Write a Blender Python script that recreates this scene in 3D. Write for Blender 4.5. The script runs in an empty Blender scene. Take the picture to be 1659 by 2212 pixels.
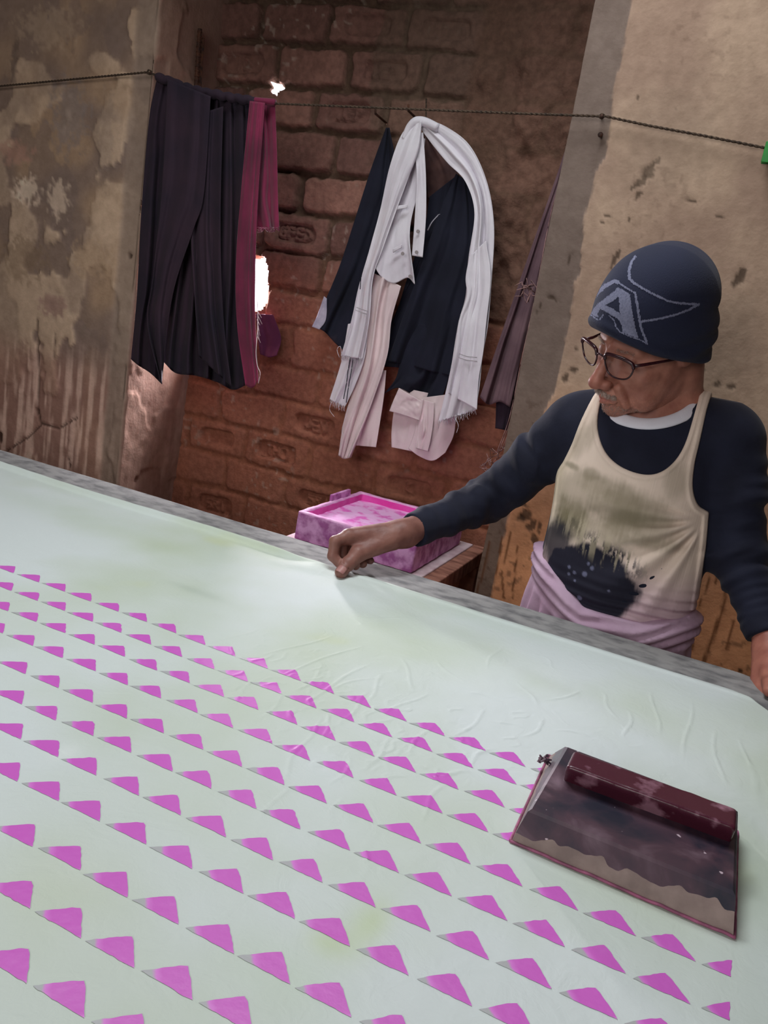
import bpy, math, random
import numpy as np
from mathutils import Vector, Matrix
from mathutils.bvhtree import BVHTree
from mathutils.geometry import tessellate_polygon
S = bpy.context.scene
COL = S.collection
rng = np.random.RandomState(7)
random.seed(7)
# ------------------------------------------------------------------ camera, world, light, exposure
TZ = 0.88                       # table top height
CAM = np.array([0.0, 0.0, TZ + 0.50])
FPX = 1780.0
_P, _R, _Y = math.radians(14.2), math.radians(-9.75), math.radians(21.9)
_rt = np.array([math.cos(_Y), math.sin(_Y), 0]); _hd = np.array([-math.sin(_Y), math.cos(_Y), 0]); _z = np.array([0, 0, 1.0])
CW = _hd * math.cos(_P) - _z * math.sin(_P)
_up = _hd * math.sin(_P) + _z * math.cos(_P)
CX = math.cos(_R) * _rt - math.sin(_R) * _up
CU = math.sin(_R) * _rt + math.cos(_R) * _up
cd = bpy.data.cameras.new('camera'); cam = bpy.data.objects.new('camera', cd); COL.objects.link(cam)
cd.sensor_fit = 'VERTICAL'; cd.sensor_height = 24.0; cd.lens = 24.0 * FPX / 2212.0
cd.clip_start = 0.02
m = Matrix(((CX[0], CU[0], -CW[0], CAM[0]), (CX[1], CU[1], -CW[1], CAM[1]), (CX[2], CU[2], -CW[2], CAM[2]), (0, 0, 0, 1)))
cam.matrix_world = m
S.camera = cam
S.view_settings.view_transform = 'Standard'; S.view_settings.look = 'None'
S.view_settings.gamma = 1.0; S.view_settings.exposure = 0.0
try: S.view_settings.use_curve_mapping = False
except Exception: pass
w = bpy.data.worlds.new('daylight'); S.world = w; w.use_nodes = True
w.node_tree.nodes['Background'].inputs[0].default_value = (0.93, 0.92, 1.0, 1)
w.node_tree.nodes['Background'].inputs[1].default_value = 9.0

def area(name, loc, target, sx, sy, power, color=(1, 1, 1), spread=180):
    l = bpy.data.lights.new(name, 'AREA'); l.shape = 'RECTANGLE'; l.size = sx; l.size_y = sy
    l.energy = power; l.color = color; l.spread = math.radians(spread)
    o = bpy.data.objects.new(name, l); COL.objects.link(o); o.location = loc
    d = Vector(target) - Vector(loc); o.rotation_euler = d.to_track_quat('-Z', 'Y').to_euler()
    return o
# daylight falling in through the breach in the brick wall, a lamp over the table, an added soft fill from behind the camera
area('daylight_breach', (-1.70, 2.50, 1.50), (-0.75, 1.50, 0.95), 0.50, 0.50, 170, (1.0, 0.93, 0.98), 150)
area('shed_lamp', (-0.75, 1.25, 2.80), (-0.45, 0.95, 0.9), 1.1, 0.35, 19, (0.93, 0.97, 1.0), 145)
area('front_fill', (-0.7, -1.6, 2.0), (-0.9, 1.6, 1.2), 1.6, 1.2, 33, (1.0, 0.96, 0.94))

# ------------------------------------------------------------------ helpers
def ray(x, y): return CX * (x - 829.5) / FPX - CU * (y - 1106) / FPX + CW
def PZ(x, y, z): d = ray(x, y); return CAM + d * (z - CAM[2]) / d[2]
def PY(x, y, Y): d = ray(x, y); return CAM + d * (Y - CAM[1]) / d[1]
def PX(x, y, X): d = ray(x, y); return CAM + d * (X - CAM[0]) / d[0]
def lin(c):
    return tuple(((v / 255.0) / 12.92 if v / 255.0 <= 0.04045 else ((v / 255.0 + 0.055) / 1.055) ** 2.4) for v in c)
def rgb(*c): return lin(c) + (1.0,)

def _hash(ix, iy, iz, seed):
    n = (ix.astype(np.int64) * 374761393 + iy.astype(np.int64) * 668265263 + iz.astype(np.int64) * 2147483647 + seed * 1274126177) & 0xffffffff
    n = ((n ^ (n >> 13)) * 1274126177) & 0xffffffff
    n = n ^ (n >> 16)
    return (n & 0xffff) / 65535.0
def noise(x, y, z=0.0, seed=0):
    x, y, z = np.broadcast_arrays(np.asarray(x, float), np.asarray(y, float), np.asarray(z, float))
    ix, iy, iz = np.floor(x), np.floor(y), np.floor(z)
    fx, fy, fz = x - ix, y - iy, z - iz
    fx, fy, fz = [t * t * (3 - 2 * t) for t in (fx, fy, fz)]
    r = 0
    for a in (0, 1):
        for b in (0, 1):
            for c in (0, 1):
                r = r + _hash(ix + a, iy + b, iz + c, seed) * (fx if a else 1 - fx) * (fy if b else 1 - fy) * (fz if c else 1 - fz)
    return r
def fbm(x, y, z=0.0, seed=0, o=4):
    r, a, t = 0, 1.0, 0
    for i in range(o):
        r = r + a * noise(x * 2 ** i, y * 2 ** i, z * 2 ** i if not np.isscalar(z) else z, seed + i); t += a; a *= 0.5
    return r / t
def sstep(a, b, x):
    t = np.clip((x - a) / (b - a), 0, 1); return t * t * (3 - 2 * t)
def mixc(c0, c1, t):
    return np.asarray(c0)[..., :3] * (1 - t[..., None]) + np.asarray(c1)[..., :3] * t[..., None]

# ---- objects
def link(o, parent=None):
    COL.objects.link(o)
    if parent is not None:
        o.parent = parent
        o.matrix_parent_inverse = Matrix.Translation(-Vector(parent['_loc'] if '_loc' in parent else parent.location))
    return o
def tag(o, label=None, cat=None, group=None, kind=None):
    if label: o['label'] = label
    if cat: o['category'] = cat
    if group: o['group'] = group
    if kind: o['kind'] = kind
    return o
def thing(name, loc, label, cat, group=None):
    o = bpy.data.objects.new(name, None); COL.objects.link(o); o.location = loc; o.empty_display_size = 0.05
    return tag(o, label, cat, group)
def mesh(name, V, Fc, mat, parent=None, smooth=True, col=None, mats=None, mi=None, solid=0.0, sub=0, offset=0):
    me = bpy.data.meshes.new(name)
    me.from_pydata([tuple(map(float, v)) for v in V], [], [tuple(map(int, f)) for f in Fc])
    me.update()
    for mm in (mats or [mat]): me.materials.append(mm)
    if mi is not None: me.polygons.foreach_set('material_index', np.asarray(mi, dtype=np.int32))
    me.polygons.foreach_set('use_smooth', np.full(len(me.polygons), smooth, dtype=bool))
    if col is not None:
        a = me.color_attributes.new('Col', 'FLOAT_COLOR', 'POINT')
        c = np.ones((len(V), 4)); cc = np.asarray(col); c[:, :cc.shape[1]] = cc
        a.data.foreach_set('color', c.ravel())
    o = bpy.data.objects.new(name, me); link(o, parent)
    if solid:
        md = o.modifiers.new('thick', 'SOLIDIFY'); md.thickness = solid; md.offset = offset
    if sub:
        md = o.modifiers.new('sub', 'SUBSURF'); md.levels = sub; md.render_levels = sub
    return o
def grid_faces(nu, nv, off=0, wrap=False):
    i, j = np.meshgrid(np.arange(nu if wrap else nu - 1), np.arange(nv - 1), indexing='ij')
    i2 = (i + 1) % nu
    return (np.stack([i * nv + j, i2 * nv + j, i2 * nv + j + 1, i * nv + j + 1], -1).reshape(-1, 4) + off)
def catmull(P, n, closed=False):
    P = np.asarray(P, float)
    if closed: Q = np.vstack([P[-1], P, P[0], P[1]])
    else: Q = np.vstack([2 * P[0] - P[1], P, 2 * P[-1] - P[-2]])
    m_ = len(Q) - 3; t = np.linspace(0, m_, n, endpoint=not closed); k = np.minimum(t.astype(int), m_ - 1); f = (t - k)[:, None]
    a, b, c, d = Q[k], Q[k + 1], Q[k + 2], Q[k + 3]
    return 0.5 * ((2 * b) + (c - a) * f + (2 * a - 5 * b + 4 * c - d) * f ** 2 + (3 * b - a - 3 * c + d) * f ** 3)
def polyl(P, n):      # resample evenly, straight segments
    P = np.asarray(P, float); s = np.r_[0, np.cumsum(np.linalg.norm(np.diff(P, axis=0), axis=1))]
    t = np.linspace(0, s[-1], n); return np.stack([np.interp(t, s, P[:, k]) for k in range(P.shape[1])], -1)
def smoothl(P, n):
    return polyl(catmull(P, max(8 * len(P), 40)), n) if len(P) > 2 else polyl(P, n)
def tube_data(P, r, ns=8, flat=1.0, cap=True, upv=(0, 0, 1)):
    P = np.asarray(P, float); n = len(P); r = np.broadcast_to(np.asarray(r, float), (n,))
    T = np.gradient(P, axis=0); T /= np.linalg.norm(T, axis=1)[:, None] + 1e-12
    u = np.asarray(upv, float); A = np.cross(T, u); bad = np.linalg.norm(A, axis=1) < 1e-3
    A[bad] = np.cross(T[bad], (1, 0.3, 0)); A /= np.linalg.norm(A, axis=1)[:, None]; B = np.cross(A, T)
    th = np.linspace(0, 2 * np.pi, ns, endpoint=False)
    V = (P[:, None] + r[:, None, None] * (np.cos(th)[None, :, None] * A[:, None] * flat + np.sin(th)[None, :, None] * B[:, None])).reshape(-1, 3)
    F_ = []
    for i in range(n - 1):
        for j in range(ns):
            k = (j + 1) % ns
            F_.append((i * ns + j, i * ns + k, (i + 1) * ns + k, (i + 1) * ns + j))
    if cap: F_.append(tuple(range(ns - 1, -1, -1))); F_.append(tuple((n - 1) * ns + j for j in range(ns)))
    return V, F_
class MB:
    def __init__(s): s.V = []; s.F = []; s.n = 0
    def add(s, V, F_):
        s.V.append(np.asarray(V, float)); s.F += [tuple(int(a) + s.n for a in f) for f in F_]; s.n += len(V); return s
    def tube(s, P, r, ns=8, **k): return s.add(*tube_data(P, r, ns, **k))
    def box(s, c, d, R=None):
        v = np.array([(a, b, e) for a in (-.5, .5) for b in (-.5, .5) for e in (-.5, .5)]) * np.asarray(d, float)
        if R is not None: v = v @ np.asarray(R).T
        return s.add(v + np.asarray(c, float), [(0, 1, 3, 2), (4, 6, 7, 5), (0, 4, 5, 1), (2, 3, 7, 6), (0, 2, 6, 4), (1, 5, 7, 3)])
    def build(s, name, mat, parent=None, smooth=False, bevel=0, seg=2, **k):
        o = mesh(name, np.vstack(s.V), s.F, mat, parent, smooth, **k)
        if bevel:
            b = o.modifiers.new('bevel', 'BEVEL'); b.width = bevel; b.segments = seg; b.limit_method = 'ANGLE'
        return o

# ---- materials
def nodemat(name):
    mt = bpy.data.materials.new(name); mt.use_nodes = True; nt = mt.node_tree
    return mt, nt, nt.nodes['Principled BSDF'], nt.nodes, nt.links
def MAT(name, c1, c2=None, scale=20, rough=0.8, bump=0.0, bscale=80, bdist=0.002, sheen=0.0, attr=False, weave=0.0, wscale=900,
        coat=0.0, thr=(0.35, 0.65), rough2=None, spec=0.3, metal=0.0, sss=0.0, stretch=(1, 1, 1), alpha=1.0, trans=0.0, detail=5):
    mt, nt, P_, N, L = nodemat(name)
    geo = N.new('ShaderNodeNewGeometry'); mp = N.new('ShaderNodeMapping'); L.new(geo.outputs['Position'], mp.inputs[0])
    mp.inputs['Scale'].default_value = stretch
    nz = N.new('ShaderNodeTexNoise'); nz.inputs['Scale'].default_value = scale; nz.inputs['Detail'].default_value = detail
    L.new(mp.outputs[0], nz.inputs['Vector'])
    rp = N.new('ShaderNodeValToRGB'); rp.color_ramp.elements[0].position = thr[0]; rp.color_ramp.elements[1].position = thr[1]
    rp.color_ramp.elements[0].color = c1 if len(c1) == 4 else tuple(c1) + (1,)
    c2 = c2 or c1; rp.color_ramp.elements[1].color = c2 if len(c2) == 4 else tuple(c2) + (1,)
    L.new(nz.outputs['Fac'], rp.inputs[0])
    out = rp.outputs[0]
    if attr:
        at = N.new('ShaderNodeAttribute'); at.attribute_name = 'Col'
        mx = N.new('ShaderNodeMix'); mx.data_type = 'RGBA'; mx.blend_type = 'MULTIPLY'; mx.inputs[0].default_value = 1.0
        L.new(at.outputs['Color'], mx.inputs[6]); L.new(out, mx.inputs[7]); out = mx.outputs[2]
    L.new(out, P_.inputs['Base Color'])
    P_.inputs['Roughness'].default_value = rough
    if rough2 is not None:
        mr = N.new('ShaderNodeMapRange'); mr.inputs[1].default_value = thr[0]; mr.inputs[2].default_value = thr[1]
        mr.inputs[3].default_value = rough; mr.inputs[4].default_value = rough2
        L.new(nz.outputs['Fac'], mr.inputs[0]); L.new(mr.outputs[0], P_.inputs['Roughness'])
    P_.inputs['Specular IOR Level'].default_value = spec
    P_.inputs['Metallic'].default_value = metal
    P_.inputs['Sheen Weight'].default_value = sheen
    P_.inputs['Coat Weight'].default_value = coat
    if sss: P_.inputs['Subsurface Weight'].default_value = sss; P_.inputs['Subsurface Radius'].default_value = (0.012, 0.005, 0.003); P_.inputs['Subsurface Scale'].default_value = 0.6
    if trans: P_.inputs['Transmission Weight'].default_value = trans
    last = None
    if bump:
        b = N.new('ShaderNodeTexNoise'); b.inputs['Scale'].default_value = bscale; b.inputs['Detail'].default_value = 6
        L.new(mp.outputs[0], b.inputs['Vector'])
        bp = N.new('ShaderNodeBump'); bp.inputs['Strength'].default_value = bump; bp.inputs['Distance'].default_value = bdist
        L.new(b.outputs['Fac'], bp.inputs['Height']); last = bp
    if weave:
        b = N.new('ShaderNodeTexNoise'); b.inputs['Scale'].default_value = wscale; b.inputs['Detail'].default_value = 2
        L.new(geo.outputs['Position'], b.inputs['Vector'])
        bp = N.new('ShaderNodeBump'); bp.inputs['Strength'].default_value = weave; bp.inputs['Distance'].default_value = 0.0006
        L.new(b.outputs['Fac'], bp.inputs['Height'])
        if last: L.new(last.outputs[0], bp.inputs['Normal'])
        last = bp
    if last: L.new(last.outputs[0], P_.inputs['Normal'])
    return mt

# ---- signed distance modelling
def vlen(a): return np.sqrt((a * a).sum(-1))
def sphere(p, c, r): return vlen(p - np.asarray(c, np.float32)) - r
def ell(p, c, r, R=None):
    q = p - np.asarray(c, np.float32)
    if R is not None: q = q @ np.asarray(R, np.float32)
    r = np.asarray(r, np.float32); k0 = vlen(q / r); k1 = vlen(q / (r * r)) + 1e-9
    return k0 * (k0 - 1.0) / k1
def cone(p, a, b, ra, rb):
    a = np.asarray(a, np.float32); b = np.asarray(b, np.float32); ab = b - a
    t = np.clip(((p - a) @ ab) / (ab @ ab), 0, 1)
    return vlen(p - a - t[..., None] * ab) - (ra + (rb - ra) * t)
def chain(p, pts, rs, k=0.006):
    d = None
    for i in range(len(pts) - 1):
        e = cone(p, pts[i], pts[i + 1], rs[i], rs[i + 1]); d = e if d is None else smin(d, e, k)
    return d
def smin(a, b, k):
    h = np.clip(0.5 + 0.5 * (b - a) / k, 0, 1); return b * (1 - h) + a * h - k * h * (1 - h)
def smax(a, b, k): return -smin(-a, -b, k)
def surf(f, lo, hi, h):
    """surface nets on a regular grid; returns vertices, quads"""
    lo = np.asarray(lo, float); n = np.ceil((np.asarray(hi, float) - lo) / h).astype(int) + 1
    ax = [(lo[k] + h * np.arange(n[k])).astype(np.float32) for k in range(3)]
    D = np.empty(n, np.float32); step = max(1, int(600000 / (n[1] * n[2])))
    for i in range(0, n[0], step):
        G = np.stack(np.meshgrid(ax[0][i:i + step], ax[1], ax[2], indexing='ij'), -1)
        D[i:i + step] = f(G)
    D[0] = D[-1] = 1; D[:, 0] = D[:, -1] = 1; D[:, :, 0] = D[:, :, -1] = 1
    neg = D < 0
    c = [(a, b, e) for a in (0, 1) for b in (0, 1) for e in (0, 1)]
    sl = lambda A, o: A[o[0]:n[0] - 1 + o[0], o[1]:n[1] - 1 + o[1], o[2]:n[2] - 1 + o[2]]
    cnt = sum(sl(neg, o).astype(np.int8) for o in c)
    act = (cnt > 0) & (cnt < 8)
    I = np.argwhere(act); idx = -np.ones(act.shape, np.int64); idx[tuple(I.T)] = np.arange(len(I))
    vals = [D[I[:, 0] + o[0], I[:, 1] + o[1], I[:, 2] + o[2]] for o in c]
    P_ = np.zeros((len(I), 3)); W_ = np.zeros(len(I))
    for a in range(8):
        for b in range(a + 1, 8):
            if sum(abs(c[a][k] - c[b][k]) for k in range(3)) != 1: continue
            x, y = vals[a], vals[b]; s = (x < 0) != (y < 0)
            t = np.where(s, x / np.where(s, x - y, 1), 0)
            pt = np.asarray(c[a])[None] + t[:, None] * (np.asarray(c[b]) - np.asarray(c[a]))[None]
            P_ += pt * s[:, None]; W_ += s
    V = lo + h * (I + P_ / W_[:, None])
    Q = []
    for k in range(3):
        o = [0, 0, 0]; o[k] = 1; a, b = [(1, 2), (2, 0), (0, 1)][k]
        A = neg[tuple(slice(0, n[q] - o[q]) for q in range(3))]; B = neg[tuple(slice(o[q], n[q]) for q in range(3))]
        E_ = np.argwhere(A != B); E_ = E_[(E_[:, a] > 0) & (E_[:, b] > 0) & (E_[:, a] < n[a] - 1) & (E_[:, b] < n[b] - 1)]
        fl = A[tuple(E_.T)]
        da = np.zeros(3, int); da[a] = 1; db = np.zeros(3, int); db[b] = 1
        q = np.stack([idx[tuple((E_ - da - db).T)], idx[tuple((E_ - db).T)], idx[tuple(E_.T)], idx[tuple((E_ - da).T)]], -1)
        q[~fl] = q[~fl][:, ::-1]; Q.append(q)
    return V, np.vstack(Q)
def pip_dist(px, pz, poly):
    """signed distance (negative inside) to polygon, arrays px,pz"""
    poly = np.asarray(poly, float); d = np.full(px.shape, 1e9); ins = np.zeros(px.shape, bool)
    for i in range(len(poly)):
        a, b = poly[i - 1], poly[i]; e = b - a
        t = np.clip(((px - a[0]) * e[0] + (pz - a[1]) * e[1]) / (e @ e + 1e-12), 0, 1)
        d = np.minimum(d, np.hypot(px - a[0] - t * e[0], pz - a[1] - t * e[1]))
        cnd = ((a[1] > pz) != (b[1] > pz)) & (px < (b[0] - a[0]) * (pz - a[1]) / (b[1] - a[1] + 1e-12) + a[0]); ins ^= cnd
    return np.where(ins, -d, d)

# ------------------------------------------------------------------ the setting
m_brick = MAT('raw_brick', (1, 1, 1), (0.72, 0.72, 0.72), 60, 0.95, 0.5, 160, 0.004, attr=True, spec=0.15)
m_plaster = MAT('old_plaster', (1, 1, 1), (0.86, 0.85, 0.84), 45, 0.92, 0.35, 130, 0.0025, attr=True, spec=0.15)
m_grey = MAT('rough_render', rgb(120, 108, 100), rgb(98, 88, 80), 6, 0.95, 0.4, 60, 0.004)
YB, YF, XL, XR = 2.30, 1.99, -1.705, -0.512

def letters(X_, Z_, cx, cz, text, hgt=0.030, wid=0.019):
    G = {'J': [(1, 1, 1, .2), (1, .2, .5, 0), (.5, 0, 0, .2)], 'E': [(0, 0, 0, 1), (0, 1, 1, 1), (0, .5, .8, .5), (0, 0, 1, 0)], 'P': [(0, 0, 0, 1), (0, 1, 1, .9), (1, .9, 1, .6), (1, .6, 0, .5)],
         'T': [(0, 1, 1, 1), (.5, 0, .5, 1)], 'H': [(0, 0, 0, 1), (1, 0, 1, 1), (0, .5, 1, .5)], 'O': [(0, 0, 0, 1), (0, 1, 1, 1), (1, 1, 1, 0), (1, 0, 0, 0)], 'D': [(0, 0, 0, 1), (0, 1, 1, .7), (1, .7, 1, .3), (1, .3, 0, 0)],
         'G': [(1, 1, 0, .8), (0, .8, 0, 0), (0, 0, 1, 0), (1, 0, 1, .5), (1, .5, .5, .5)], 'F': [(0, 0, 0, 1), (0, 1, 1, 1), (0, .5, .8, .5)], 'S': [(1, 1, 0, .9), (0, .9, 0, .5), (0, .5, 1, .5), (1, .5, 1, .1), (1, .1, 0, 0)],
         'R': [(0, 0, 0, 1), (0, 1, 1, .9), (1, .9, 1, .6), (1, .6, 0, .5), (.4, .5, 1, 0)], 'I': [(.5, 0, .5, 1)], 'V': [(0, 1, .5, 0), (.5, 0, 1, 1)], 'C': [(1, 1, 0, .8), (0, .8, 0, .2), (0, .2, 1, 0)]}
    d = np.full(X_.shape, 1.0); n = len(text); adv = wid * 1.5; x0 = cx - adv * n / 2 + 0.2 * wid
    for k, ch in enumerate(text):
        for (a, b, c, e) in G.get(ch, []):
            ax_, az = x0 + k * adv + a * wid, cz - hgt / 2 + b * hgt; bx, bz = x0 + k * adv + c * wid, cz - hgt / 2 + e * hgt
            ex, ez = bx - ax_, bz - az; t = np.clip(((X_ - ax_) * ex + (Z_ - az) * ez) / (ex * ex + ez * ez + 1e-9), 0, 1)
            d = np.minimum(d, np.hypot(X_ - ax_ - t * ex, Z_ - az - t * ez))
    return d

def build_brick_wall():
    st = 0.005; xs = np.arange(XL - 0.03, XR + 0.22, st); zs = np.arange(0, 2.9, st)
    X_, Z_ = np.meshgrid(xs, zs, indexing='ij')
    wx = X_ + 0.022 * (fbm(X_ * 9, Z_ * 11, 0, 3) - .5); wz = Z_ + 0.026 * (fbm(X_ * 6, Z_ * 9, 0, 5) - .5) + 0.010 * (noise(X_ * 2, 0 * Z_, 0, 9) - .5)
    pitch, bl, zr = 0.1145, 0.236, 2.055
    course = np.floor((wz - zr) / pitch).astype(int)
    frogs = [(800, 70, ''), (940, 75, ''), (835, 165, 'JEP'), (758, 250, 'JEP'), (640, 537, 'GFED'), (686, 888, 'JEV'), (605, 957, 'THO'), (475, 940, ''), (470, 1083, 'SRI'), (690, 1060, 'SRI'), (560, 133, 'ID'),
             (880, 1018, 'C'), (655, 340, None), (1110, 620, None)]
    ph = {}; has = {}
    for (px, py, t) in frogs:
        q = PY(px, py, YB); c = int(math.floor((q[2] - zr) / pitch))
        if c not in ph: ph[c] = q[0] - bl / 2
        b = int(math.floor((q[0] - ph[c]) / bl + 1e-6)) if True else 0
        if t is not None: has[(c, b)] = t
    for c in range(course.min(), course.max() + 1):
        if c not in ph: ph[c] = (ph.get(c - 1, 0) + bl * 0.5)
    phase = np.vectorize(lambda c: ph[c])(np.arange(course.min(), course.max() + 1))[course - course.min()]
    bi = np.floor((wx - phase) / bl).astype(int)
    lx = wx - phase - (bi + .5) * bl; lz = wz - zr - (course + .5) * pitch
    rr = _hash(bi, course, course * 0, 11); r2 = _hash(bi, course, course * 0, 12); r3 = _hash(bi, course, course * 0, 13)
    hw = bl / 2 - 0.007 - 0.004 * r2; hh = pitch / 2 - 0.007 - 0.004 * r3; rad = 0.014
    edge = np.hypot(np.maximum(np.abs(lx) - hw + rad, 0), np.maximum(np.abs(lz) - hh + rad, 0)) - rad + 0.014 * (fbm(X_ * 40, Z_ * 40, 0, 21) - .5)
    prof = 1 - sstep(-0.004, 0.006, edge)
    lower = sstep(1.52, 1.25, Z_ + 0.18 * (fbm(X_ * 5, Z_ * 5, 0, 31) - .5))
    mud = sstep(0.45, 0.6, fbm(X_ * 4, Z_ * 3, 0, 41) * 0.5 + 0.62 * sstep(-1.0, -0.78, X_) * sstep(1.25, 1.5, Z_))
    grey = sstep(0.5, 0.62, fbm(X_ * 5, Z_ * 5, 0, 46) * .6 + .35 * sstep(1.25, 1.0, abs(X_ + .95) * 4 + .2) * sstep(1.6, 1.8, Z_))
    grey = grey * .8
    h = 0.024 * prof + 0.006 * (rr - .5) * prof + prof * (0.014 * (r2 - .5) * lx / 0.12 + 0.02 * (r3 - .5) * lz / .12)
    h += 0.0035 * (fbm(X_ * 25, Z_ * 25, 0, 51) - .5) + 0.0018 * (noise(X_ * 110, Z_ * 110, 0, 52) - .5)
    # frogs pressed in the brick face, with raised letters
    h_low = 0.011 + 0.010 * (fbm(X_ * 9, Z_ * 9, 0, 71) - .5)
    h = h * (1 - 0.7 * lower) + h_low * 0.7 * lower
    ftone = np.zeros_like(h)
    for (c, b) in has:
        t = has[(c, b)]; cx = ph[c] + (b + .5) * bl; cz = zr + (c + .5) * pitch
        dx, dz = wx - cx, wz - cz; fr = np.hypot(np.maximum(abs(dx) - 0.05, 0), np.maximum(abs(dz) - 0.008, 0)) - 0.017 + 0.003 * (noise(X_ * 60, Z_ * 60, 0, 61) - .5)
        f = 1 - sstep(-0.002, 0.004, fr); h -= 0.017 * f
        if t: h += 0.011 * f * (1 - sstep(0.0022, 0.0055, letters(wx, wz, cx, cz, t)))
    h_mud = 0.022 + 0.066 * (fbm(X_ * 13, Z_ * 10, 0, 81, 5) - .5)
    h = h * (1 - mud) + h_mud * mud
    h = h * (1 - .6 * grey) + .6 * grey * (0.015 + .008 * (fbm(X_ * 12, Z_ * 12, 0, 83) - .5))
    # colour of the materials, with some bounce light and shade painted in
    cb = mixc(lin((158, 116, 102)), lin((118, 86, 78)), rr) * (0.8 + 0.35 * fbm(X_ * 18, Z_ * 18, 0, 91))[..., None]
    cm = np.asarray(lin((104, 82, 68))) * (0.75 + 0.5 * fbm(X_ * 30, Z_ * 30, 0, 92))[..., None]
    col = mixc(cm, cb, prof)
    col = mixc(col, np.broadcast_to(lin((168, 104, 78)), col.shape), 0.72 * lower * (0.65 + .5 * fbm(X_ * 7, Z_ * 7, 0, 95)))  # lower wall: smeared clay, with reddish bounce light from the tray painted in
    col = mixc(col, np.broadcast_to(lin((106, 88, 74)), col.shape), 0.75 * grey)
    col = mixc(col, np.broadcast_to(lin((112, 84, 70)), col.shape), 0.8 * mud)
    soot_shade = sstep(1.75, 2.15, Z_ + 0.2 * (fbm(X_ * 4, Z_ * 4, 0, 97) - .5)) * 0.30  # darker towards the top: soot plus the shade of the recess painted in
    col = col * (1 - soot_shade)[..., None]
    spk = sstep(0.80, 0.86, noise(X_ * 70, Z_ * 70, 0, 99)) * sstep(.55, .7, noise(X_ * 6, Z_ * 6, 0, 98))
    col = mixc(col, np.broadcast_to(lin((190, 175, 160)), col.shape), 0.30 * spk * (1 - mud) * (1 - grey))
    V = np.stack([X_, YB - h, Z_], -1).reshape(-1, 3)
    nu, nv = X_.shape; Fq = grid_faces(nu, nv)[:, ::-1]
    # breaches where bricks are missing
    cen = V[Fq].mean(1)
    hole = np.array([(PY(*p, YB)[0], PY(*p, YB)[2]) for p in [(430, 585), (505, 562), (556, 552), (580, 556), (587, 590), (583, 612), (581, 640), (572, 668), (552, 676), (540, 700), (535, 765), (440, 768), (420, 690)]])
    wob = 0.006 * (noise(cen[:, 0] * 60, cen[:, 2] * 60, 0, 5) - .5)
    d1 = pip_dist(cen[:, 0], cen[:, 2], hole) + wob
    hole2 = np.array([(PY(*p, YB)[0], PY(*p, YB)[2]) for p in [(587, 181), (613, 180), (615, 196), (605, 212), (592, 205)]])
    d2 = pip_dist(cen[:, 0], cen[:, 2], hole2)
    keep = (d1 > 0) & (d2 > 0)
    Fk = Fq[keep]
    # walls of the breaches: extrude boundary edges backwards
    ed = {}
    for f in Fq[~keep]:
        for a, b in zip(f, np.roll(f, -1)):
            if (b, a) in ed: del ed[(b, a)]
            else: ed[(a, b)] = 1
    Vx = list(V); colx = list(col.reshape(-1, 3)); mp_ = {}
    def back(i):
        if i not in mp_:
            mp_[i] = len(Vx); Vx.append(V[i] + np.array([0, 0.012 if V[i][2] > 1.7 else 0.08, 0])); colx.append(colx[i])
        return mp_[i]
    F2 = [tuple(f) for f in Fk] + [(a, b, back(b), back(a)) for (a, b) in ed]
    o = mesh('wall_back', Vx, F2, m_brick, col=np.array(colx))
    tag(o, kind='structure'); return o
build_brick_wall()

def blob(px, pz, cx, cz, rx, rz, ang=0, soft=0.25, wob=0.3, seed=0):
    c, s = math.cos(ang), math.sin(ang); u = (px - cx) * c + (pz - cz) * s; v = -(px - cx) * s + (pz - cz) * c
    d = np.hypot(u / rx, v / rz) + wob * (fbm(px * 90, pz * 90, 0, seed, 3) - .5) * 2
    return 1 - sstep(1 - soft, 1 + soft, d)

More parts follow.
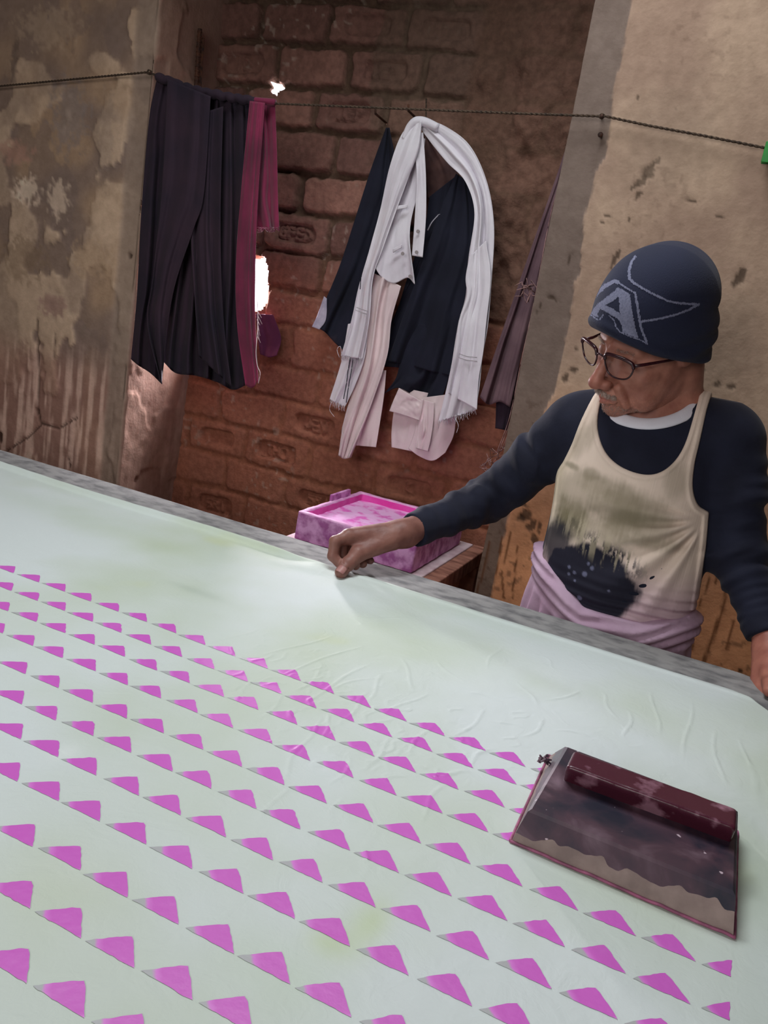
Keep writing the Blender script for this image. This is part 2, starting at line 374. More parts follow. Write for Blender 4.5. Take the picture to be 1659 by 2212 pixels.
def build_left_wall():
    st = 0.007; s = np.r_[np.arange(-2.75, XL, st), XL]; t = np.arange(YF + st, YB + 0.02, st); zs = np.arange(0, 2.9, st)
    sx = np.r_[s, np.full(len(t), XL)]; sy = np.r_[np.full(len(s), YF), t]; nrm = np.zeros((len(sx), 2))
    nrm[:len(s)] = (0, -1); nrm[len(s):] = (1, 0); nrm[len(s) - 1] = (0.7, -0.7)
    arc = np.r_[s, XL + (t - YF)]
    A, Z_ = np.meshgrid(arc, zs, indexing='ij')
    front = A < XL + 0.001
    p1 = fbm(A * 6, Z_ * 5, 0, 101, 5); p2 = fbm(A * 11 + 5, Z_ * 9, 0, 102, 4); p3 = fbm(A * 3, Z_ * 3, 0, 103, 3)
    base = mixc(lin((136, 117, 95)), lin((112, 98, 86)), sstep(.42, .56, p3))
    light = sstep(.50, .53, p1) * (0.55 + .45 * sstep(.4, .6, p2))
    col = mixc(base, np.broadcast_to(lin((170, 152, 128)), base.shape), light * 0.75)
    dk = sstep(.57, .59, p2) * (1 - light); col = mixc(col, np.broadcast_to(lin((104, 92, 84)), col.shape), .55 * dk)
    for (px, py, rx, rz, c, k) in [(32, 135, .014, .055, (96, 84, 74), .8), (60, 410, .05, .035, (196, 180, 158), .7), (125, 430, .035, .05, (188, 172, 150), .6), (150, 250, .06, .09, (112, 106, 102), .6),
                                   (105, 60, .1, .05, (150, 134, 112), .5), (50, 560, .09, .06, (116, 100, 80), .6), (200, 560, .08, .05, (150, 130, 104), .5), (35, 330, .06, .03, (150, 118, 102), .6),
                                   (120, 660, .05, .03, (118, 92, 86), .6), (60, 780, .04, .05, (104, 84, 74), .6), (230, 300, .03, .12, (120, 108, 96), .4)]:
        q = PY(px, py, YF); col = mixc(col, np.broadcast_to(lin(c), col.shape), k * blob(A, Z_, q[0], q[2], rx, rz, 0, .35, .9, px))
    low = sstep(1.12, 0.92, Z_ + .1 * (fbm(A * 4, Z_ * 4, 0, 104) - .5))
    streak = fbm(A * 60, Z_ * 5, 0, 105, 4)
    col = mixc(col, mixc(lin((128, 98, 86)), lin((186, 160, 144)), sstep(.5, .66, streak)), .75 * low)
    ret = (~front).astype(float)
    rc = mixc(lin((132, 112, 98)), lin((112, 92, 82)), fbm(A * 7, Z_ * 4, 0, 106)); col = mixc(col, rc, ret * .85)
    strip = sstep(XL - .075, XL - .06, A + 0.02 * (fbm(A * 3, Z_ * 12, 0, 107) - .5)) * front      # grey corner band
    col = mixc(col, np.broadcast_to(lin((122, 110, 97)), col.shape), .8 * strip)
    h = .006 * light + .010 * (p3 - .5) + .003 * (fbm(A * 30, Z_ * 30, 0, 108) - .5) - 0.006 * strip
    # cracks and holes
    for pts, wd in [([(85, 690), (82, 880), (88, 915)], .0022), ([(0, 985), (60, 945), (92, 916), (130, 924), (165, 903)], .002), ([(118, 775), (122, 720)], .0016), ([(152, 1010), (147, 985), (150, 940)], .0018)]:
        q = [PY(a, b, YF) for a, b in pts]; d = np.full(A.shape, 9.)
        for i in range(len(q) - 1):
            ex, ez = q[i + 1][0] - q[i][0], q[i + 1][2] - q[i][2]; tt = np.clip(((A - q[i][0]) * ex + (Z_ - q[i][2]) * ez) / (ex * ex + ez * ez), 0, 1)
            d = np.minimum(d, np.hypot(A - q[i][0] - tt * ex, Z_ - q[i][2] - tt * ez))
        k = 1 - sstep(wd * .6, wd * 2, d + .002 * (noise(A * 90, Z_ * 90, 0, 3) - .5)); h -= .006 * k; col = mixc(col, np.broadcast_to(lin((58, 44, 38)), col.shape), .8 * k)
    for (px, py, r_) in [(80, 888, .008), (277, 552, .007), (0, 945, .014)]:
        q = PY(px, py, YF); k = blob(A, Z_, q[0], q[2], r_, r_ * 1.4, 0, .2, .3, 3); h -= .012 * k; col = mixc(col, np.broadcast_to(lin((52, 40, 34)), col.shape), k * .85)
    col = np.clip(col * np.array([1.85, 1.72, 1.76]), 0, .78)
    V = np.stack([sx[:, None] + nrm[:, 0:1] * h, sy[:, None] + nrm[:, 1:2] * h, Z_], -1).reshape(-1, 3)
    o = mesh('wall_left', V, grid_faces(len(sx), len(zs))[:, ::-1], m_plaster, col=col.reshape(-1, 3)); tag(o, kind='structure')
build_left_wall()

def build_right_wall():
    st = 0.005; xs = np.r_[XR, np.arange(XR + .002, 0.42, st)]; zs = np.arange(0, 2.9, st)
    s0 = np.arange(YB + .02, YF, -0.01)
    arc = np.r_[XR - (s0 - YF), xs]; sx = np.r_[np.full(len(s0), XR), xs]; sy = np.r_[s0, np.full(len(xs), YF)]
    nrm = np.zeros((len(sx), 2)); nrm[:len(s0)] = (-1, 0); nrm[len(s0):] = (0, -1); nrm[len(s0)] = (-.7, -.7)
    A, Z_ = np.meshgrid(arc, zs, indexing='ij')
    # ragged edge of the tan plaster coat against the grey concrete post
    ek = [(1365, 0), (1330, 190), (1310, 330), (1290, 370), (1262, 470), (1255, 590), (1240, 610), (1233, 690), (1218, 760), (1205, 830), (1165, 920), (1120, 1010)]
    eq = np.array([PY(a, b, YF)[[0, 2]] for a, b in ek]); eq = eq[np.argsort(eq[:, 1])]
    ex = np.interp(Z_, eq[:, 1], eq[:, 0]) + .012 * (fbm(Z_ * 30, A * 6, 0, 201, 4) - .5)
    coat = sstep(-.002, .002, A - ex)
    low = sstep(1.35, .75, Z_ + .15 * (fbm(A * 5, Z_ * 5, 0, 202) - .5))
    tan = mixc(lin((186, 160, 138)), lin((164, 138, 120)), sstep(.35, .65, fbm(A * 5, Z_ * 4, 0, 203)))
    tan = mixc(tan, np.broadcast_to(lin((226, 158, 110)), tan.shape), .85 * low)
    gr = mixc(lin((136, 120, 110)), lin((112, 96, 88)), fbm(A * 8, Z_ * 5, 0, 204))
    gr = mixc(gr, np.broadcast_to(lin((128, 102, 84)), gr.shape), .5 * low)
    col = mixc(gr, tan, coat)
    h = .006 * coat + .006 * (fbm(A * 4, Z_ * 4, 0, 205) - .5) + .0014 * (fbm(A * 45, Z_ * 45, 0, 206) - .5)
    D = lin((66, 52, 42))
    sp = [(1400, 372, .014, .012, .4), (1385, 395, .016, .007, .8), (1378, 425, .007, .016, -.3), (1415, 355, .014, .005, .7), (1368, 405, .007, .004, .8), (1597, 600, .009, .020, -.25), (1500, 438, .018, .0035, -.1), (1555, 470, .01, .003, 0),
          (1310, 468, .01, .0025, 0), (1302, 480, .004, .002, 0), (1360, 475, .003, .003, 0), (1245, 755, .006, .005, 0), (1516, 795, .006, .010, 0), (1240, 800, .012, .010, .6), (1222, 815, .008, .012, -.5), (1230, 560, .003, .014, -.2), (1330, 560, .004, .018, -.25),
          (1380, 213, .003, .003, 0), (1195, 645, .014, .004, -.3), (1165, 665, .003, .01, -.2), (1580, 835, .008, .006, 0), (1548, 830, .009, .006, .5), (1462, 240, .003, .002, 0), (1598, 1448, .006, .004, 0),
          (1135, 1110, .012, .018, 0), (1150, 1135, .010, .02, -.3), (1128, 1088, .008, .008, 0), (1155, 1165, .008, .012, .4), (1125, 1120, .012, .010, .3), (1165, 1140, .005, .014, 0), (1485, 1365, .006, .006, 0), (1497, 1305, .004, .006, 0)]
    for i, (px, py, rx, rz, an) in enumerate(sp):
        q = PY(px, py, YF); k = blob(A, Z_, q[0], q[2], rx, rz, an, .25, .8, i); col = mixc(col, np.broadcast_to(D, col.shape), .8 * k); h -= .0015 * k
    for (px, py, r_) in [(1450, 300, .10), (1560, 760, .06), (1600, 680, .04)]:
        q = PY(px, py, YF); col = mixc(col, np.broadcast_to(lin((150, 130, 112)), col.shape), .35 * blob(A, Z_, q[0], q[2], r_, r_, 0, .5, .6, px))
    # dried drips
    dr = [([(1540, 1160), (1530, 1260), (1500, 1330), (1497, 1400)], .0022), ([(1585, 1190), (1560, 1320), (1530, 1400), (1515, 1440)], .0034), ([(1560, 1150), (1545, 1260)], .002), ([(1105, 1150), (1085, 1230), (1090, 1290)], .0026), ([(1085, 1160), (1072, 1250)], .0022),
          ([(1058, 1170), (1046, 1230), (1030, 1280)], .0030), ([(1120, 1180), (1108, 1290)], .0022), ([(1585, 1340), (1570, 1400)], .004), ([(1010, 1190), (1002, 1260)], .003), ([(1648, 1150), (1640, 1300)], .002)]
    for pts, wd in dr:
        q = [PY(a, b, YF) for a, b in pts]; d = np.full(A.shape, 9.)
        for i in range(len(q) - 1):
            e1, e2 = q[i + 1][0] - q[i][0], q[i + 1][2] - q[i][2]; tt = np.clip(((A - q[i][0]) * e1 + (Z_ - q[i][2]) * e2) / (e1 * e1 + e2 * e2), 0, 1)
            d = np.minimum(d, np.hypot(A - q[i][0] - tt * e1, Z_ - q[i][2] - tt * e2))
        k = 1 - sstep(wd * .5, wd * 1.5, d + .003 * (noise(A * 60, Z_ * 60, 0, 8) - .5)); col = mixc(col, np.broadcast_to(lin((104, 62, 36)), col.shape), .8 * k); h += .0008 * k
    fl = sstep(.80, .83, noise(A * 90, Z_ * 90, 0, 207)) * sstep(.5, .65, noise(A * 7, Z_ * 7, 0, 208)); col = mixc(col, np.broadcast_to(lin((84, 62, 48)), col.shape), .5 * fl * (.4 + .6 * low))
    V = np.stack([sx[:, None] + nrm[:, 0:1] * h, sy[:, None] + nrm[:, 1:2] * h, Z_], -1).reshape(-1, 3)
    o = mesh('wall_right', V, grid_faces(len(sx), len(zs))[:, ::-1], m_plaster, col=col.reshape(-1, 3)); tag(o, kind='structure')
build_right_wall()
def slabbox(name, lo, hi, mat, **k):
    lo, hi = np.array(lo, float), np.array(hi, float); o = MB().box((lo + hi) / 2, hi - lo).build(name, mat); tag(o, kind='structure'); return o
m_floor = MAT('earth_floor', rgb(120, 92, 74), rgb(84, 66, 56), 5, 0.95, 0.4, 40, 0.006)
slabbox('floor', (-3.7, -2.3, -0.1), (2.3, 2.5, 0), m_floor)
slabbox('ceiling', (-3.7, -2.3, 2.9), (2.3, 2.5, 3.0), m_grey)
slabbox('wall_front', (-3.7, -2.3, 0), (2.3, -2.2, 2.9), m_grey)
slabbox('wall_west', (-3.7, -2.2, 0), (-3.6, 1.99, 2.9), m_grey)
slabbox('wall_east', (2.2, -2.2, 0), (2.3, 1.99, 2.9), m_grey)
slabbox('trim_1', (-3.6, 1.995, 0), (-2.74, 2.10, 2.9), m_grey)
slabbox('trim_2', (0.41, 1.995, 0), (2.2, 2.10, 2.9), m_grey)

# ------------------------------------------------------------------ printing table
m_conc = MAT('worn_concrete', rgb(150, 148, 147), rgb(104, 103, 105), 26, 0.8, 0.5, 120, 0.002, thr=(.42, .68), spec=.3, stretch=(1, 1.6, 1), detail=10)
m_wood = MAT('dark_table_wood', rgb(96, 72, 58), rgb(66, 48, 40), 12, 0.8, 0.3, 60, 0.002, stretch=(1, 1, 4))
XE = 0.168
def table():
    t = thing('printing_table', (-0.8, 0.8, 0), 'long printing table with a worn grey stone slab under the pale green cloth', 'table')
    r_ = 0.075; an = np.linspace(0, np.pi / 2, 10)
    out = [(-2.3, 0.10), (XE, 0.10)] + [(XE - r_ + r_ * math.cos(a), 1.44 - r_ + r_ * math.sin(a)) for a in an]
    xs = np.linspace(XE - r_, -2.3, 60)[1:]
    out += [(x, 1.44 + .004 * (noise(x * 9, 0, 0, 3) - .5)) for x in xs]
    n = len(out); V = [(x, y, TZ) for x, y in out] + [(x, y, TZ - .055) for x, y in out]
    F_ = [tuple(range(n)), tuple(range(2 * n - 1, n - 1, -1))] + [(i, i + n, (i + 1) % n + n, (i + 1) % n) for i in range(n)]
    o = mesh('stone_top', V, [f[::-1] if i > 1 else f for i, f in enumerate(F_)], m_conc, t, smooth=False)

    b = o.modifiers.new('bevel', 'BEVEL'); b.width = .006; b.segments = 3; b.limit_method = 'ANGLE'
    for x in (-2.1, -1.0, 0.02):
        for y in (0.25, 1.25):
            MB().box((x, y, (TZ - .055) / 2), (.08, .08, TZ - .055)).build('leg', m_wood, t, bevel=.004)
    mb = MB()
    for y in (0.25, 1.25): mb.box((-1.04, y, .12), (2.1, .05, .06))
    mb.build('stretcher', m_wood, t)
table()

# ---- the cloth on the table
TC = .0035
CREASE = []
def cr(px0, py0, px1, py1, a=.0009, w_=.0016): CREASE.append((PZ(px0, py0, TZ)[:2], PZ(px1, py1, TZ)[:2], a, w_))
for q in [(560, 1425, 720, 1375), (600, 1465, 780, 1400), (640, 1500, 700, 1450), (655, 1520, 800, 1440), (700, 1495, 800, 1470), (480, 1390, 560, 1360), (540, 1440, 590, 1415), (585, 1435, 625, 1415), (820, 1410, 905, 1440), (860, 1385, 930, 1410),
          (900, 1500, 860, 1420), (790, 1520, 830, 1460), (1000, 1480, 940, 1430), (1010, 1500, 1090, 1520), (830, 1550, 920, 1500), (740, 1560, 800, 1500), (690, 1600, 720, 1545), (620, 1640, 700, 1560), (980, 1600, 1050, 1540), (1060, 1560, 1130, 1580),
          (1120, 1480, 1160, 1530), (1180, 1520, 1260, 1500), (1130, 1600, 1180, 1560), (1200, 1580, 1280, 1600), (1420, 1590, 1410, 1500), (1480, 1640, 1490, 1520), (1560, 1700, 1540, 1580), (1640, 1760, 1600, 1600), (560, 1560, 620, 1500), (500, 1520, 560, 1470),
          (600, 1700, 650, 1620), (560, 1790, 620, 1700), (470, 1480, 530, 1450), (880, 1640, 930, 1570), (790, 1660, 850, 1600), (720, 1700, 760, 1640), (1010, 1660, 1060, 1620), (700, 1800, 740, 1730), (900, 1780, 960, 1700), (780, 1900, 800, 1820),
          (760, 1335, 880, 1345), (770, 1340, 775, 1355), (330, 1300, 420, 1290), (1050, 1450, 1080, 1400), (960, 1380, 1010, 1400), (1200, 1450, 1170, 1420), (1300, 1500, 1330, 1560), (1360, 1540, 1350, 1600)]:
    cr(*q)
for i in range(230):
    u, v = rng.uniform(440, 1250), rng.uniform(1370, 1700)
    if v > 1370 + (u - 440) * .55 + 190 or v < 1330 + (u - 440) * .33: continue
    a = rng.uniform(-1.1, .25); l = rng.uniform(12, 52); cr(u, v, u + l * math.cos(a), v + l * math.sin(a) * .6, rng.uniform(.0003, .0010), rng.uniform(.0011, .0020))
def cloth_h(x, y):
    h = TC + .0012 * (fbm(x * 7, y * 7, 0, 301, 3) - .5) * 2 + .0005 * (fbm(x * 28, y * 28, 0, 302, 3) - .5)
    for (a, b, am, wd) in CREASE:
        e = b - a; L2 = e @ e; t = ((x - a[0]) * e[0] + (y - a[1]) * e[1]) / L2; tc = np.clip(t, 0, 1)
        wob = .004 * np.sin(t * 5 + a[0] * 90)
        d = np.abs((x - a[0] - tc * e[0]) * (-e[1]) + (y - a[1] - tc * e[1]) * e[0]) / math.sqrt(L2)
        d = np.hypot(((x - a[0]) * (-e[1]) + (y - a[1]) * e[0]) / math.sqrt(L2) + wob, np.maximum(abs(t - .5) - .5, 0) * math.sqrt(L2))
        h = h + .95 * am * np.exp(-(d / wd) ** 2) * (1 - np.clip(abs(2 * t - 1), 0, 1) ** 4 * .8)
    # doubled selvedge near the far side and the pull of the hand
    sel = sstep(-.60, -.75, x); h = h + sel * .011 * np.exp(-((y - 1.326 + .004 * np.sin(x * 9)) / .007) ** 2) + (1 - sel) * .002 * np.exp(-((y - 1.335) / .006) ** 2)
    h = h + .007 * np.exp(-(((x + .640) / .035) ** 2 + ((y - 1.318) / .018) ** 2)) + .004 * np.exp(-(((y - 1.30 - .25 * (x + .6)) / .018) ** 2)) * np.exp(-((x + .66) / .09) ** 2)
    # slack waves
    h = h + .0022 * np.exp(-((y - 1.19 + .35 * (x + .35)) / .03) ** 2) * sstep(-.75, -.5, x) * sstep(.1, -.1, x)
    return np.maximum(h, .0012)
def cloth_far(x): return 1.347 + .004 * (noise(x * 6, 0, 0, 310) - .5) - .030 * np.exp(-((x + .63) / .035) ** 2) * 0.6 - np.clip((x - .085) / .075, 0, 1.2) ** 2 * .062
def cloth_map(s, y):          # s runs along the table and over its rounded end
    R0 = .016; s0 = XE - R0 + .007
    a = np.clip((s - s0) / R0, 0, math.pi / 2); over = np.maximum(s - s0 - R0 * math.pi / 2, 0)
    h = cloth_h(np.minimum(s, s0 + .02), y)
    x = np.where(s < s0, s, s0 + (R0 + 0 * h) * np.sin(a)); z = TZ + h - R0 * (1 - np.cos(a)) - over
    x = x + .006 * np.sin(y * 30) * np.clip(over / .1, 0, 1)
    return np.stack([x, y + 0 * s, z], -1)
def shade_cloth():
    mt, nt, P_, N, L = nodemat('pale_green_cotton')
    geo = N.new('ShaderNodeNewGeometry')
    n1 = N.new('ShaderNodeTexNoise'); n1.inputs['Scale'].default_value = 3.2; n1.inputs['Detail'].default_value = 3; L.new(geo.outputs['Position'], n1.inputs['Vector'])
    r1 = N.new('ShaderNodeValToRGB'); e = r1.color_ramp.elements; e[0].position = .36; e[1].position = .60
    e[0].color = rgb(194, 206, 190); e[1].color = rgb(210, 219, 218); k = r1.color_ramp.elements.new(.30); k.color = rgb(194, 205, 172)
    at = N.new('ShaderNodeAttribute'); at.attribute_name = 'Col'; mx = N.new('ShaderNodeMix'); mx.data_type = 'RGBA'; mx.blend_type = 'MULTIPLY'; mx.inputs[0].default_value = 1
    L.new(n1.outputs['Fac'], r1.inputs[0]); L.new(r1.outputs[0], mx.inputs[6]); L.new(at.outputs['Color'], mx.inputs[7]); L.new(mx.outputs[2], P_.inputs['Base Color'])
    P_.inputs['Roughness'].default_value = .62; P_.inputs['Specular IOR Level'].default_value = .35; P_.inputs['Sheen Weight'].default_value = .15
    n2 = N.new('ShaderNodeTexNoise'); n2.inputs['Scale'].default_value = 110; n2.inputs['Detail'].default_value = 4; n2.inputs['Distortion'].default_value = 1.2; L.new(geo.outputs['Position'], n2.inputs['Vector'])
    b = N.new('ShaderNodeBump'); b.inputs['Strength'].default_value = .25; b.inputs['Distance'].default_value = .0012; L.new(n2.outputs['Fac'], b.inputs['Height'])
    n3 = N.new('ShaderNodeTexNoise'); n3.inputs['Scale'].default_value = 24; n3.inputs['Detail'].default_value = 4; n3.inputs['Distortion'].default_value = 2.0; L.new(geo.outputs['Position'], n3.inputs['Vector'])
    b2 = N.new('ShaderNodeBump'); b2.inputs['Strength'].default_value = .22; b2.inputs['Distance'].default_value = .004; L.new(n3.outputs['Fac'], b2.inputs['Height']); L.new(b.outputs[0], b2.inputs['Normal'])
    L.new(b2.outputs[0], P_.inputs['Normal'])
    return mt
def shade_print():
    mt, nt, P_, N, L = nodemat('wet_pink_dye')
    at = N.new('ShaderNodeAttribute'); at.attribute_name = 'Col'; geo = N.new('ShaderNodeNewGeometry')
    n1 = N.new('ShaderNodeTexNoise'); n1.inputs['Scale'].default_value = 90; n1.inputs['Detail'].default_value = 3; L.new(geo.outputs['Position'], n1.inputs['Vector'])
    ad = N.new('ShaderNodeMath'); ad.operation = 'ADD'; L.new(at.outputs['Fac'], ad.inputs[0])
    ml = N.new('ShaderNodeMath'); ml.operation = 'MULTIPLY_ADD'; ml.inputs[1].default_value = .5; ml.inputs[2].default_value = -.25; L.new(n1.outputs['Fac'], ml.inputs[0]); L.new(ml.outputs[0], ad.inputs[1])
    rp = N.new('ShaderNodeValToRGB'); e = rp.color_ramp.elements; e[0].position = .12; e[0].color = rgb(176, 178, 180); e[1].position = .42; e[1].color = rgb(218, 124, 214)
    k = rp.color_ramp.elements.new(.95); k.color = rgb(208, 98, 200)
    L.new(ad.outputs[0], rp.inputs[0]); L.new(rp.outputs[0], P_.inputs['Base Color']); P_.inputs['Roughness'].default_value = .42; P_.inputs['Specular IOR Level'].default_value = .45
    n2 = N.new('ShaderNodeTexNoise'); n2.inputs['Scale'].default_value = 140; L.new(geo.outputs['Position'], n2.inputs['Vector'])
    b = N.new('ShaderNodeBump'); b.inputs['Strength'].default_value = .3; b.inputs['Distance'].default_value = .001; L.new(n2.outputs['Fac'], b.inputs['Height']); L.new(b.outputs[0], P_.inputs['Normal'])
    return mt
def cloth():
    s = np.r_[np.arange(-1.75, -1.1, .009), np.arange(-1.1, -.62, .005), np.arange(-.62, .12, .0022), np.arange(.12, .24, .004), np.arange(.24, .5, .02)]; vv = np.r_[np.linspace(0, .48, 70)[:-1], np.linspace(.48, .92, 250)[:-1], np.linspace(.92, 1, 36)]
    Sg, Vg = np.meshgrid(s, vv, indexing='ij'); Y = .10 + (cloth_far(Sg) - .10) * Vg
    P_ = cloth_map(Sg, Y).reshape(-1, 3)
    Fq = grid_faces(len(s), len(vv)); V = [P_]; F_ = [tuple(f) for f in Fq]; n = len(P_); mi = [0] * len(F_)
    cc0 = np.ones((n, 3))
    for (px, py, rx, ry, c, k) in [(420, 1281, .05, .012, (.72, .76, .74), .5), (800, 2000, .016, .03, (.86, .92, .62), .8), (712, 2042, .022, .018, (.86, .92, .62), .8), (395, 1205, .16, .07, (.86, .90, .78), .6), (110, 1100, .2, .05, (.86, .90, .80), .6), (130, 1920, .06, .05, (.92, .93, .78), .6),
                                   (620, 2120, .05, .03, (.90, .96, .82), .5), (1030, 1310, .03, .006, (.75, .8, .78), .5), (1070, 1350, .16, .035, (.88, .92, .86), .7), (140, 1632, .012, .016, (1.12, 1.1, 1.1), .8), (330, 1180, .09, .04, (.88, .90, .76), .5), (1640, 1900, .03, .3, (.86, .88, .88), .5)]:  # long band at the right end: shade of the cloth's bend painted in
        q = PZ(px, py, TZ); kk = np.exp(-(((P_[:, 0] - q[0]) / rx) ** 2 + ((P_[:, 1] - q[1]) / ry) ** 2) * (.6 + .8 * noise(P_[:, 0] * 14, P_[:, 1] * 14, 0, px)))
        cc0 *= 1 - (kk * k)[:, None] * (1 - np.array(c))
    col = [cc0]
    # hem turned down on the far edge
    nu, nv = len(s), len(vv); e0 = np.arange(nu) * nv + nv - 1; q = P_[e0] + np.array([0, .0012, 0]); q[:, 2] = np.minimum(q[:, 2] - .0012, q[:, 2]); q[s < .12, 2] = TZ + .0004
    V.append(q); col.append(np.ones((nu, 3))); F_ += [(int(e0[i]), n + i, n + i + 1, int(e0[i + 1]))[::-1] for i in range(nu - 1)]; mi += [0] * (nu - 1); n += nu
    rows = [(.9216, -.9717), (.8687, -.9195), (.8165, -.8675), (.7625, -.8168), (.7038, -.7137), (.6520, -.6629), (.6004, -.6112), (.5481, -.5578), (.4895, -.4758), (.4379, -.4234), (.3869, -.3721), (.3360, -.3200), (.2850, -.2700)]
    K = 18
    for r_, (ya, x0) in enumerate(rows):
        i = -16
        while True:
            xa = x0 + .0515 * i + rng.normal(0, .0006); i += 1
            if xa > .105 + .03: break
            if xa < -1.72: continue
            if r_ < 4 and xa > -.055: break
            yy = ya + rng.normal(0, .0006) + (-.008 * sstep(-.8, -.1, xa) if r_ == 0 else 0)
            lt = np.array([xa - .0255 + rng.normal(0, .0008), yy - .0240]); ap = np.array([xa, yy]); rt = np.array([xa + .0220, yy - .0240])
            wear = rng.uniform(.0, .6) ** 1.6; sd = rng.randint(1000)
            # barycentric grid
            pts = []; cc = []
            for a in range(K + 1):
                for b in range(K + 1 - a):
                    u, v = a / K, b / K; w0 = 1 - u - v
                    p = w0 * lt + u * ap + v * rt
                    cen = (lt + ap + rt) / 3; mx = max(u, v, w0)
                    p = cen + (p - cen) * (1 - (.10 if u == mx else .02) * max(0, mx - .8) / .2)
                    if min(u, v, w0) < 1e-6: p = p + .0011 * (np.array([noise(p[0] * 220, p[1] * 220, 0, 1), noise(p[0] * 220, p[1] * 220, 0, 2)]) - .5)
                    if p[0] > .108: p[0] = .108 + .001 * noise(p[1] * 300, 0, 0, 4)
                    pts.append(p); cc.append(float(np.clip(1.0 - 1.5 * max(0, w0 - .62 + .3 * wear) / .38 - .8 * max(0, v - .88) / .12 - .25 * wear * noise(p[0] * 60, p[1] * 60, 0, sd), 0.02, 1)))
            pts = np.array(pts)
            q = cloth_map(pts[:, 0], pts[:, 1]); q[:, 2] += .00042
            V.append(q); col.append(np.repeat(np.array(cc)[:, None], 3, 1))
            idx = {}; c = 0
            for a in range(K + 1):
                for b in range(K + 1 - a): idx[(a, b)] = c; c += 1
            for a in range(K):
                for b in range(K - a):
                    F_.append((n + idx[(a, b)], n + idx[(a, b + 1)], n + idx[(a + 1, b)])); mi.append(1)
                    if b < K - a - 1: F_.append((n + idx[(a, b + 1)], n + idx[(a + 1, b + 1)], n + idx[(a + 1, b)])); mi.append(1)
            n += len(q)
    o = mesh('printed_cloth', np.vstack(V), F_, None, mats=[shade_cloth(), shade_print()], mi=mi, col=np.vstack(col))
    tag(o, 'pale green cotton cloth block printed with rows of pink triangles, spread over the table', 'cloth')
cloth()

